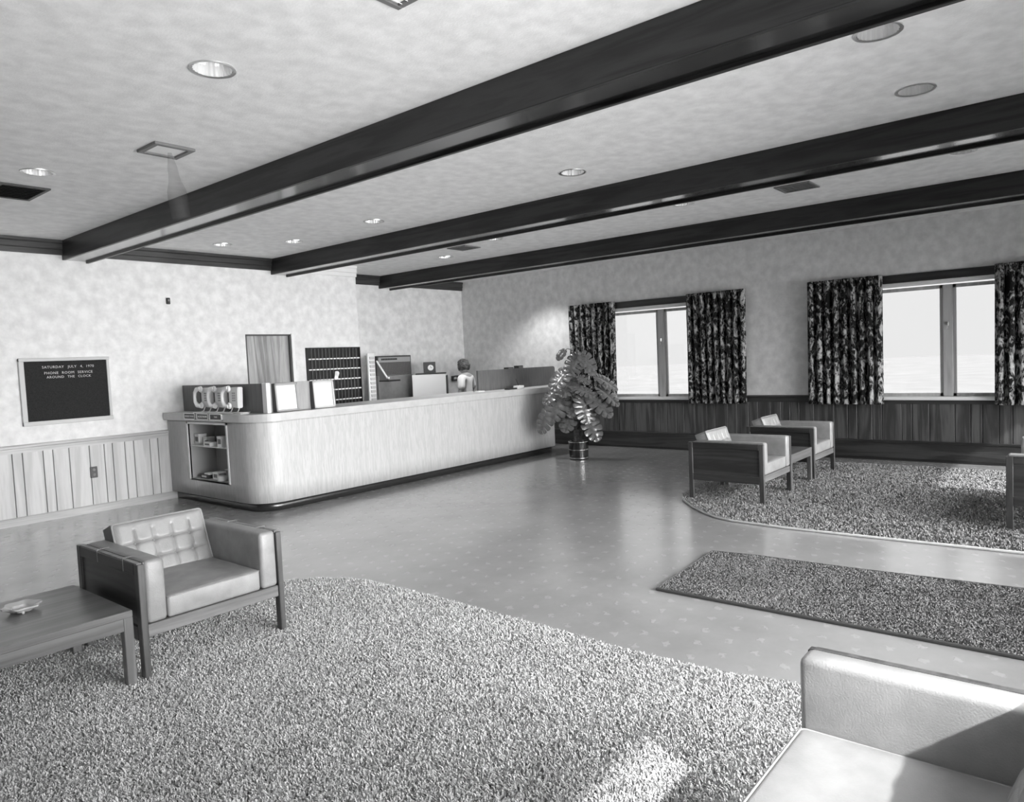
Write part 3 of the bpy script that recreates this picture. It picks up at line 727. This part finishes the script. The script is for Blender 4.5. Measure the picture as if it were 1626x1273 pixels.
# ------------------------------------------------------------------ armchairs and settees
def cushion(bm_w, h, th, nx, nz, tuft_cols, tuft_rows, depth=.012, puff=.02):
    """upright slab: x across, z up, face towards -y with button tufting"""
    bm = bm_new()
    def disp(s, v):
        e = min(1, min(s, 1-s)/.06)**.5*min(1, min(v, 1-v)/.07)**.5
        d = puff*e*(1-(2*s-1)**4*.3)
        if tuft_cols:
            for c in tuft_cols: d -= depth*math.exp(-((s-c)/.012)**2)*(1 if tuft_rows[0]-.25 < v < tuft_rows[-1]+.25 else .25)
            for q in tuft_rows: d -= depth*math.exp(-((v-q)/.018)**2)*(1 if tuft_cols[0]-.15 < s < tuft_cols[-1]+.15 else .25)
            for c in tuft_cols:
                for q in tuft_rows: d -= depth*1.3*math.exp(-(((s-c)/.03)**2+((v-q)/.045)**2))
        return d
    F = [[bm.verts.new(((s/nx-.5)*bm_w, -disp(s/nx, v/nz), (v/nz)*h)) for v in range(nz+1)] for s in range(nx+1)]
    B_ = [[bm.verts.new(((s/nx-.5)*bm_w, th+.3*disp(s/nx, v/nz), (v/nz)*h)) for v in range(nz+1)] for s in range(nx+1)]
    for s in range(nx):
        for v in range(nz):
            bm.faces.new((F[s][v], F[s+1][v], F[s+1][v+1], F[s][v+1])); bm.faces.new((B_[s][v], B_[s][v+1], B_[s+1][v+1], B_[s+1][v]))
    for s in range(nx):
        bm.faces.new((F[s][0], B_[s][0], B_[s+1][0], F[s+1][0])); bm.faces.new((F[s][nz], F[s+1][nz], B_[s+1][nz], B_[s][nz]))
    for v in range(nz):
        bm.faces.new((F[0][v], F[0][v+1], B_[0][v+1], B_[0][v])); bm.faces.new((F[nx][v], B_[nx][v], B_[nx][v+1], F[nx][v+1]))
    return bm
def rrect(w_, h_, rr, n=4):
    return arc(w_/2-rr, h_/2-rr, rr, 0, 90, n)+arc(-w_/2+rr, h_/2-rr, rr, 90, 180, n)+arc(-w_/2+rr, -h_/2+rr, rr, 180, 270, n)+arc(w_/2-rr, -h_/2+rr, rr, 270, 360, n)
def armchair(label, loc, rotz, W_=.82, seats=1, name='armchair', cat='armchair', grp='grey leather armchairs', straps=False, lm='leather'):
    t = thing(name, label, cat, loc, rotz, grp)
    D = .80; h = W_/2; T = .034; A = .105; ai = h-T-A
    for s in (-1, 1):
        xo, xi = s*h, s*(h-T)
        a, c = min(xo, xi), max(xo, xi)
        obj('leg', boxm(a, c, 0, .048, 0, .605, .003), 'chair_wood_z', t)
        obj('leg', boxm(a, c, D-.048, D, 0, .605, .003), 'chair_wood_z', t)
        obj('top_rail', boxm(a, c, .048, D-.048, .545, .605, .003), 'chair_wood', t)
        obj('lit_top_strip', boxm(a+.004, c-.002, .02, D-.05, .604, .609, .001), 'chair_wood_lit', t)  # paler strip imitates light on top of the wooden rail
        obj('bottom_rail', boxm(a, c, .048, D-.048, .205, .28, .003), 'chair_wood', t)
        pa, pc = (a+.010, c-.004) if s < 0 else (a+.004, c-.010)
        obj('side_panel', boxm(pa, pc, .048, D-.048, .28, .545), 'chair_wood', t)
        x1, x2 = sorted((s*(h-T), s*ai))
        ar = bm_new(); box(ar, x1+.001, x2-.001, .004, D-.06, .288, .617, .022, 3)
        arm = obj('armrest', ar, lm, t, True)
        obj('seam', boxm(s*(h-T)-.0025, s*(h-T)+.0025, .012, D-.07, .60, .612), 'leather_dark', arm)
        for yy in ((.17, .50) if straps else ()):
            st = bm_new(); box(st, min(s*(h-T-.03), s*(h+.002)), max(s*(h-T-.03), s*(h+.002)), yy, yy+.005, .6165, .6185)
            box(st, min(s*h, s*(h+.002)), max(s*h, s*(h+.002)), yy, yy+.005, .55, .6185); obj('strap', st, 'strap', t)
    obj('front_rail', boxm(-h+T, h-T, .008, .038, .222, .287, .003), 'chair_wood_lit', t)
    obj('back_rail', boxm(-h+T, h-T, D-.04, D-.008, .205, .28, .003), 'chair_wood_lit', t)
    obj('back_panel', boxm(-h+T, h-T, D-.03, D-.012, .28, .60), 'chair_wood_lit', t)
    obj('seat_deck', boxm(-h+T, h-T, .04, D-.04, .262, .287), 'dark', t)
    wS = 2*ai/seats
    for i in range(seats):
        cx = -ai+wS*(i+.5)
        sc = bm_new(); box(sc, -wS/2+.004, wS/2-.004, .012, .66, 0, .118, .016, 3)
        bmesh.ops.subdivide_edges(sc, edges=[e_ for e_ in sc.edges if e_.calc_length() > .3], cuts=10, use_grid_fill=True)
        for v in sc.verts:
            if v.co.z > .1:
                ex = 1-(2*v.co.x/wS)**2; ey = 1-((v.co.y-.33)/.33)**2
                v.co.z += .014*max(0, ex)*max(0, ey)
                for bx in (-.12, .12):
                    for by in (.30, .47):
                        v.co.z -= .012*math.exp(-((v.co.x-bx*wS/.53)**2+(v.co.y-by)**2)/.0012)
        so = obj('seat_cushion', sc, lm, t, True, (cx, 0, .288))
        pp = bm_new(); loop_tube(pp, [(x, y+.336, .112) for x, y in rrect(wS-.010, .650, .02)], .0045)
        obj('piping', pp, lm, so, True)
        bt = bm_new()
        cu = cushion(wS-.006, .34, .12, 56, 40, [.2, .4, .6, .8], [.30, .60], .010, .030)
        bc = obj('back_cushion', cu, lm, t, True, (cx, .555, .385), (-.36, 0, 0))
        pp = bm_new(); loop_tube(pp, [(x, -.006, z+.17) for x, z in rrect(wS-.008, .338, .018)], .0055); obj('piping', pp, lm, bc, True)
        bme = None
        for q in (.2, .4, .6, .8):
            for v in (.30, .60):
                if bme is None:
                    k_ = bm_new(); lathe(k_, [(.0, .004), (.006, .003), (.008, 0)], 10, cap0=False, cap1=False); bme = mesh_of('button', k_, 'leather_dark', True)
                obj('button', bme, None, bc, False, ((q-.5)*(wS-.006), -.006, v*.34), (PI/2, 0, 0))
    return t
armchair('grey leather armchair with tufted back in the near left corner, beside the ashtray table', (-6.84, -5.355, .010), 0, straps=True)
armchair('grey leather armchair nearer to the viewer of the far pair, dark wood side facing', (-1.375, -6.515, .010), 0)
armchair('grey leather armchair farther of the far pair, against the window wall', (.21, -6.52, .010), 0)
armchair('grey leather settee cut off at the lower right corner, sunlit seat', (-7.21, -8.395, .010), PI, 1.5, 2, 'settee', 'sofa', 'grey leather settees', lm='leather_sunlit')
armchair('grey leather settee at the right edge, only its dark wooden end visible', (-1.13, -8.50, .010), PI, 1.42, 2, 'settee', 'sofa', 'grey leather settees', lm='leather_sunlit')

def side_table(label, x0, y0, W_, D):
    t = thing('side_table', label, 'table', (x0, y0, .010), 0, 'low wooden side tables')
    obj('tabletop', boxm(0, W_, 0, D, .358, .392, .003), 'table_wood', t)
    e = .046
    for y in (0.001, D-.021): obj('apron', boxm(e, W_-e, y, y+.02, .296, .358), 'table_wood', t)
    for x in (0.001, W_-.021): obj('apron', boxm(x, x+.02, e, D-e, .296, .358), 'table_wood', t)
    for x in (0, W_-e):
        for y in (0, D-e): obj('leg', boxm(x, x+e, y, y+e, 0, .358, .003), 'table_wood_z', t)
    return t
side_table('low walnut table with glass ashtray beside the near left armchair', -8.03, -5.365, .738, .765)
side_table('low walnut table between the two far armchairs', -.945, -6.50, .725, .75)
t = thing('ashtray', 'scalloped clear glass ashtray on the near low table', 'ashtray', (-7.625, -4.875, .402))
b = bm_new(); nn = 36
lathe(b, [(.03, .012), (.045, .010), (.05, .022), (.072, .030), (.084, .034), (.082, .026), (.06, .014), (.045, .003), (.03, .0)], nn, mod=lambda k: 1+.10*math.cos(6*2*PI*k/nn), cap0=True, cap1=True)
obj('bowl', b, 'crystal', t, True)
for a in (0.3, 2.4, 4.5):
    b = bm_new(); lathe(b, [(.006, -.0), (.008, .006), (.004, .012)], 10); obj('foot', b, 'crystal', t, True, (.05*math.cos(a), .05*math.sin(a), .0))

# ------------------------------------------------------------------ rugs
def ribbon_pile(name, pts, h, wd, parent, m, bend=.7, z0=.008, seed=0):
    R2 = np.random.default_rng(seed); n = len(pts)
    az = R2.uniform(0, 2*PI, n); ln = R2.uniform(.7, 1.2, n)*h; be = R2.uniform(.2, 1., n)*bend
    wv = R2.uniform(.7, 1.3, n)*wd/2
    dx, dy = np.cos(az), np.sin(az); tw = az+PI/2+R2.normal(0, .5, n); px, py = np.cos(tw)*wv, np.sin(tw)*wv
    L = []
    for k, (t, wf) in enumerate(((0, .8), (.5, 1.), (.85, .9))):
        ox = be*ln*t*t; zz = ln*(t-.25*be*t*t)
        for s in (-1, 1):
            L.append(np.stack([pts[:, 0]+dx*ox+s*px*wf, pts[:, 1]+dy*ox+s*py*wf, z0+zz], 1))
    ox = be*ln*1.1; L.append(np.stack([pts[:, 0]+dx*ox, pts[:, 1]+dy*ox, z0+ln*(1-.35*be)], 1))
    V = np.stack(L, 1).reshape(-1, 3).astype(np.float32)
    base = np.arange(n)[:, None]*7
    quads = np.concatenate([base+np.array([0, 1, 3, 2]), base+np.array([2, 3, 5, 4])], 0); tris = base+np.array([4, 5, 6])
    me = bpy.data.meshes.new(name)
    me.vertices.add(len(V)); me.vertices.foreach_set('co', V.ravel())
    loops = np.concatenate([quads.ravel(), tris.ravel()]).astype(np.int32)
    me.loops.add(len(loops)); me.loops.foreach_set('vertex_index', loops)
    nq, ntr = len(quads), len(tris)
    st = np.concatenate([np.arange(nq)*4, nq*4+np.arange(ntr)*3]).astype(np.int32)
    me.polygons.add(nq+ntr); me.polygons.foreach_set('loop_start', st)
    me.polygons.foreach_set('use_smooth', np.ones(nq+ntr, dtype=bool))
    me.update(calc_edges=True); me.materials.append(MAT[m])
    o = bpy.data.objects.new(name, me); COL.objects.link(o); o.parent = parent; o['kind'] = 'stuff'
    return o
def inside(poly, P):
    x, y = P[:, 0], P[:, 1]; c = np.zeros(len(P), bool); N = len(poly)
    for i in range(N):
        x1, y1 = poly[i]; x2, y2 = poly[i-1]
        with np.errstate(divide='ignore', invalid='ignore'):
            c ^= ((y1 > y) != (y2 > y)) & (x < (x2-x1)*(y-y1)/(y2-y1)+x1)
    return c
def scatter(poly, n, seed):
    R2 = np.random.default_rng(seed); P = np.array(poly); a, b = P.min(0), P.max(0)
    q = R2.uniform(a, b, (n, 2)); return q[inside(poly, q)]
def rug(label, name, poly, npile, h, wd, m, base_m, seed, z1=.008, binding=None, pile=None):
    t = thing(name, label, 'rug', (0, 0, 0))
    bk = obj('backing', prism(bm_new(), poly, .001, z1), base_m, t)
    if binding:
        b = bm_new(); loop_tube(b, [(x, y, .011) for x, y in poly], .011); obj('binding', b, binding, t, True)
    ribbon_pile('pile', scatter(pile or poly, npile, seed), h, wd, t, m, seed=seed, z0=z1)
rc = arc(-6.30, -5.13, .76, 90, 0, 14)
near = [(-9.2, -4.37)]+rc+[(-5.535, -5.7), (-5.56, -6.5), (-5.59, -7.2), (-5.57, -7.7), (-5.50, -8.0), (-5.42, -8.5), (-5.5, -9.3), (-6.2, -9.9), (-9.2, -9.9), (-9.7, -9.4), (-9.7, -4.9), (-9.55, -4.5)]
near_pile = [(-8.6, -4.37)]+rc+near[16:20]+[(-5.50, -8.0), (-5.45, -8.35), (-6.0, -8.9), (-8.6, -8.9)]
rug('large pale shag rug under the near armchair and settee', 'shag_rug', near, 520000, .027, .0055, 'rug', 'rug_base', 3, pile=near_pile)
far = [(1.2, -5.45), (-1.6, -5.55), (-1.87, -5.68), (-2.15, -5.92), (-2.36, -6.15), (-2.48, -6.32), (-2.54, -6.5), (-2.575, -7.0), (-2.565, -7.5), (-2.52, -8.67), (-2.5, -10.2), (1.2, -10.2)]
rug('grey shag rug with rounded corner under the far armchairs', 'shag_rug', far, 130000, .026, .009, 'rug2', 'rug_base', 5, binding='binding_pale')
matp = [(-4.60, -6.83), (-3.59, -6.77), (-3.54, -7.1), (-3.52, -7.75), (-3.44, -8.73), (-3.40, -10.4), (-4.60, -10.4)]
rug('flat dark grey runner mat lying between the two rugs', 'runner_mat', matp, 110000, .010, .007, 'mat', 'mat_edge', 8, .012, 'mat_edge')

# ------------------------------------------------------------------ potted plant
PX, PY = .28, -2.90
t = thing('potted_plant', 'tall split-leaf plant in a banded black pot at the end of the counter', 'plant', (PX, PY, 0))
b = bm_new(); lathe(b, [(.135, 0), (.145, .01), (.152, .285), (.14, .285), (.135, .25)], 40, cap1=False); pot = obj('pot', b, 'pot', t, True)
for z in (.025, .15, .268):
    b = bm_new(); loop_tube(b, [((.142+.008*z/.28+.003)*math.cos(2*PI*k/40), (.142+.008*z/.28+.003)*math.sin(2*PI*k/40), z) for k in range(40)], .007); obj('band', b, 'brass', pot, True)
b = bm_new(); lathe(b, [(.0, .262), (.138, .255)], 24, cap0=False, cap1=False); obj('soil', b, 'soil', t)
LR = Vector((r.x, r.y, 0)).normalized(); TC = Vector((-f.x, -f.y, 0)).normalized(); UP = Vector((0, 0, 1))   # lateral axis, axis to the room
def W3(l, d, z): return LR*l + TC*d + UP*z
stem_pts = [W3(0, 0, .25), W3(-.02, .01, .45), W3(.02, 0, .65), W3(-.01, -.01, .9), W3(.02, .0, 1.15), W3(.03, .0, 1.38), W3(.03, .0, 1.55)]
b = bm_new(); tube(b, stem_pts, [.05, .045, .036, .03, .024, .016, .008], 10); tube(b, [W3(.03, .04, .27), W3(.05, .05, .45), W3(.03, .02, .8)], [.02, .018, .012], 8); tube(b, [W3(-.05, .03, .27), W3(-.06, .03, .5), W3(-.02, .02, .85)], [.022, .018, .012], 8)
obj('stem', b, 'bark', t, True)
def leaf_mesh(fingers=6, cut=.5, curl=.35, name='leaf'):
    """heart outline with slits cut between the side veins, drooping towards tip and margins"""
    bm = bm_new()
    def outline(t):
        a = PI*(.05+.95*t); return Vector((.44*math.sin(a)**.85, .40-.56*math.cos(a)+.04*t**4))
    for s in (-1, 1):
        for k_ in range(fingers):
            n_q, n_b = 8, 4; pts = []
            for c in range(n_q+1):
                q = c/n_q; row = []
                gap = 0 if q < 1-cut else .12+.12*(q-(1-cut))/cut
                if k_ == fingers-1: gap *= .5
                for e in range(n_b+1):
                    b_ = e/n_b; bb = .5+(b_-.5)*(1-gap)
                    m = (k_+bb)/fingers
                    qq = q*(1-.09*(2*b_-1)**4*max(0, (q-.7)/.3))
                    M_ = Vector((0, .97*m**1.1)); P_o = outline(m)
                    p = M_.lerp(P_o, qq); x, y = s*p.x, p.y
                    z = -curl*1.0*x*x - curl*.6*max(0, y)**2 + .10*abs(x) + .018*(1-(2*b_-1)**2)*math.sin(PI*min(1, q))
                    row.append(bm.verts.new((x, y, z)))
                pts.append(row)
            for p, n_ in zip(pts, pts[1:]):
                for i in range(n_b): bm.faces.new((p[i], p[i+1], n_[i+1], n_[i]))
    bmesh.ops.remove_doubles(bm, verts=bm.verts[:], dist=.0008)
    me = mesh_of(name, bm, 'leaf', False)
    me.polygons.foreach_set('use_smooth', [True]*len(me.polygons)); return me
LM = [leaf_mesh(6, .74, .22), leaf_mesh(7, .72, .32), leaf_mesh(5, .7, .18), leaf_mesh(4, .1, .4)]
# (lateral, depth, height of blade base; tip direction lateral/depth/up; size; mesh; facing weights to the room / up)
def LF(bx, by, tx, ty, d0, td, mi, fc, fu, k=1.0):
    """blade base and tip, measured in centimetre-like units across and up from the foot of the stem"""
    return (bx*.0095, d0, by*.0095+.285, (tx-bx), td, (ty-by), math.hypot(tx-bx, ty-by)*.0095*k, mi, fc, fu)
LEAVES = [LF(5, 137, -17, 103, .10, 12, 1, .8, .5), LF(11, 139, 30, 104, .08, 10, 2, .7, .6), LF(-14, 114, -43, 84, .06, 10, 0, .7, .7, 1.05), LF(-6, 97, -29, 76, .14, 12, 1, .8, .5, 1.1),
 LF(3, 103, 18, 92, .20, 12, 2, .8, .6, 1.2), LF(33, 101, 67, 84, .02, 6, 1, .55, .85, 1.05), LF(36, 82, 69, 56, .04, 8, 0, .5, .9), LF(18, 72, 58, 38, .14, 14, 0, .55, .85, .95),
 LF(-5, 86, 26, 76, .22, 12, 1, .6, .9, 1.1), LF(-22, 70, -49, 34, .10, 14, 0, .9, .35), LF(-10, 46, -25, 18, .16, 12, 2, .9, .4, 1.1), LF(5, 70, 18, 30, .24, 14, 1, .9, .3, 1.05),
 LF(12, 40, 34, -2, .14, 12, 0, .8, .5, .95), LF(-40, 52, -67, 16, -.06, 2, 1, .5, .5), LF(-17, 145, -31, 132, .02, 2, 3, .7, .5), LF(15, 120, 40, 100, -.06, -6, 0, .4, .7, 1.2),
 LF(-4, 90, -34, 60, -.12, -8, 1, .4, .6, 1.1), LF(8, 84, 40, 66, -.14, -10, 0, .3, .7, 1.1), LF(0, 100, 4, 70, -.2, -30, 1, -.5, .7, 1.1), LF(2, 58, -14, 44, .2, 10, 2, .9, .3, 1.3), LF(-30, 84, -52, 66, .0, 4, 0, .6, .7, 1.2)]
lr_ = random.Random(9)
for l, dd, z, tl, td, tz, size, mi, fc, fu in LEAVES:
    fc += lr_.uniform(-.1, .1); fu += lr_.uniform(-.1, .1)
    bp = W3(l, dd, z); tip = W3(tl, td, tz).normalized()
    nrm = (TC*fc+UP*fu+LR*(.35*tl/max(1, abs(tl)))).normalized(); xax = tip.cross(nrm).normalized(); nrm = xax.cross(tip).normalized()
    o = bpy.data.objects.new('leaf', LM[mi]); COL.objects.link(o); o.parent = t
    Mx = Matrix((xax, tip, nrm)).transposed().to_4x4(); Mx = Matrix.Translation(bp) @ Mx @ Matrix.Diagonal((size, size, size, 1)); o.matrix_local = Mx
    zs_ = max(.45, min(1.5, z-.15)); k_ = min(range(len(stem_pts)), key=lambda i: abs(stem_pts[i].z-zs_))
    a = stem_pts[k_]; mid = (a+bp)/2+UP*.07
    b = bm_new(); tube(b, [a, (a+mid)/2+UP*.03, mid, (mid+bp)/2+UP*.02, bp], [.009, .008, .007, .006, .005], 6)
    obj('leaf_stalk', b, 'leaf', t, True)

# ------------------------------------------------------------------ the clerk
def skin_mesh(name, pts, edges_, m, parent, sub=2, root=0):
    me = bpy.data.meshes.new(name); me.from_pydata([p[0] for p in pts], edges_, []); o = bpy.data.objects.new(name, me); COL.objects.link(o)
    sk = o.modifiers.new('skin', 'SKIN'); sk.use_smooth_shade = True
    for i, p in enumerate(pts):
        rr_ = p[1]; o.data.skin_vertices[0].data[i].radius = rr_ if isinstance(rr_, tuple) else (rr_, rr_)
    o.data.skin_vertices[0].data[root].use_root = True
    ss = o.modifiers.new('sub', 'SUBSURF'); ss.levels = sub; ss.render_levels = sub
    dg = bpy.context.evaluated_depsgraph_get(); m2 = bpy.data.meshes.new_from_object(o.evaluated_get(dg)); bpy.data.objects.remove(o)
    m2.materials.clear(); m2.materials.append(MAT[m]); m2.polygons.foreach_set('use_smooth', [True]*len(m2.polygons))
    q = bpy.data.objects.new(name, m2); COL.objects.link(q); q.parent = parent
    return q
P_ = thing('person', 'person in white shirt with short curly hair standing behind the counter, back turned', 'person', (.12, -.74, 0), .35); P_.scale = (1.12, 1.06, .975)
# local frame: faces +y, x to the person's right
bpts = [((0, 0, .90), (.15, .10)), ((0, .0, 1.08), (.125, .09)), ((0, .0, 1.24), (.145, .10)), ((0, -.01, 1.345), (.10, .075)), ((0, .0, 1.40), .05), ((0, .02, 1.46), .05),
        ((-.17, -.01, 1.325), .055), ((-.215, -.03, 1.16), .046), ((-.235, -.01, 1.06), .038), ((-.20, .10, .99), .032), ((-.15, .20, .965), .026),
        ((.17, -.01, 1.325), .055), ((.215, -.02, 1.16), .046), ((.225, .01, 1.06), .038), ((.20, .12, .99), .032), ((.15, .21, .965), .026),
        ((-.085, 0, .82), .085), ((-.09, .01, .47), .058), ((-.09, -.02, .10), .038), ((-.09, .10, .035), .034),
        ((.085, 0, .82), .085), ((.09, .01, .47), .058), ((.09, -.02, .10), .038), ((.09, .10, .035), .034)]
bedg = [(0, 1), (1, 2), (2, 3), (3, 4), (4, 5), (3, 6), (6, 7), (7, 8), (8, 9), (9, 10), (3, 11), (11, 12), (12, 13), (13, 14), (14, 15), (0, 16), (16, 17), (17, 18), (18, 19), (0, 20), (20, 21), (21, 22), (22, 23)]
body_o = skin_mesh('body', bpts, bedg, 'skin', P_)
# hands with five fingers each
for s in (-1, 1):
    hp = [((s*.15, .20, .965), .024), ((s*.135, .25, .955), (.032, .016)), ((s*.125, .29, .95), (.034, .014))]
    he = [(0, 1), (1, 2)]
    for k_, (ox, ln) in enumerate(((-.027, .052), (-.009, .062), (.009, .058), (.026, .046))):
        i0 = len(hp); hp += [((s*.125+ox, .315, .949), .008), ((s*.125+ox*1.1, .315+ln*.55, .942), .0075), ((s*.125+ox*1.1, .315+ln, .925), .0065)]; he += [(2, i0), (i0, i0+1), (i0+1, i0+2)]
    i0 = len(hp); hp += [((s*.10, .25, .95), .010), ((s*.078, .275, .945), .009), ((s*.068, .30, .938), .0075)]; he += [(1, i0), (i0, i0+1), (i0+1, i0+2)]
    h_o = skin_mesh('hand', hp, he, 'skin', P_, 1)      # grown on its own so the fingers stay apart, then welded into the body mesh
    jb = bm_new(); jb.from_mesh(body_o.data); jb.from_mesh(h_o.data); jb.to_mesh(body_o.data); jb.free(); bpy.data.objects.remove(h_o)
# head
b = bm_new(); bmesh.ops.create_uvsphere(b, u_segments=32, v_segments=24, radius=1)
for v in b.verts:
    x, y, z = v.co
    w_ = .074*(1-.18*max(0, -z)); d_ = .093; q = Vector((x*w_, y*d_*(1-.1*max(0, -z)), z*.112))
    if y > .3:
        q.y += .022*math.exp(-(x/.16)**2-((z+.05)/.18)**2)                    # nose
        q.y += .008*math.exp(-(x/.3)**2-((z+.42)/.10)**2)                     # lips
        q.y -= .010*sum(math.exp(-((x-e_)/.16)**2-((z-.08)/.10)**2) for e_ in (-.38, .38))
        q.y += .010*math.exp(-(x/.35)**2-((z+.75)/.2)**2)                     # chin
    v.co = q
hd = obj('head', b, 'skin', P_, True, (0, .03, 1.515), (-.12, 0, -.2))
for s in (-1, 1):
    b = bm_new(); bmesh.ops.create_uvsphere(b, u_segments=12, v_segments=8, radius=1)
    for v in b.verts: v.co = Vector((v.co.x*.011, v.co.y*.019, v.co.z*.031))
    obj('ear', b, 'skin', hd, True, (s*.075, -.005, -.005))
    b = bm_new(); bmesh.ops.create_uvsphere(b, u_segments=12, v_segments=8, radius=.011); obj('eye', b, 'white', hd, True, (s*.029, .077, .010))
    b = bm_new(); bmesh.ops.create_uvsphere(b, u_segments=10, v_segments=6, radius=.005); obj('iris', b, 'black', hd, True, (s*.029, .0865, .010))
obj('mouth', boxm(-.022, .022, .085, .096, -.052, -.046, .002), 'mid', hd)
b = bm_new(); bmesh.ops.create_icosphere(b, subdivisions=5, radius=1)
dele = [v for v in b.verts if (v.co.y > .45 and v.co.z < .55) or v.co.z < -.62]
bmesh.ops.delete(b, geom=dele, context='VERTS')
for v in b.verts:
    n_ = v.co.normalized(); k_ = 1+.13*noise.noise(n_*4.5)+.07*abs(noise.noise(n_*11))
    v.co = Vector((n_.x*.094*k_, n_.y*.108*k_-.008, n_.z*.122*k_+.010))
obj('hair', b, 'hair', hd, True)
spts = [((0, 0, .88), (.165, .125)), ((0, .0, 1.05), (.145, .115)), ((0, .0, 1.22), (.165, .122)), ((0, -.01, 1.33), (.12, .095)), ((0, -.005, 1.385), (.062, .058)),
        ((-.18, -.01, 1.325), .07), ((-.222, -.03, 1.20), .064), ((-.235, -.03, 1.12), .062), ((.18, -.01, 1.325), .07), ((.222, -.02, 1.20), .064), ((.235, -.02, 1.12), .062)]
skin_mesh('shirt', spts, [(0, 1), (1, 2), (2, 3), (3, 4), (3, 5), (5, 6), (6, 7), (3, 8), (8, 9), (9, 10)], 'shirt', P_)
tp = [((0, 0, .93), (.16, .118)), ((-.088, 0, .80), .102), ((-.09, .01, .47), .078), ((-.09, -.02, .09), .064), ((.088, 0, .80), .102), ((.09, .01, .47), .078), ((.09, -.02, .09), .064)]
skin_mesh('trousers', tp, [(0, 1), (1, 2), (2, 3), (0, 4), (4, 5), (5, 6)], 'trousers', P_)
for s in (-1, 1): obj('shoe', boxm(s*.09-.045, s*.09+.045, -.07, .18, 0, .07, .02, 2), 'black', P_, True)
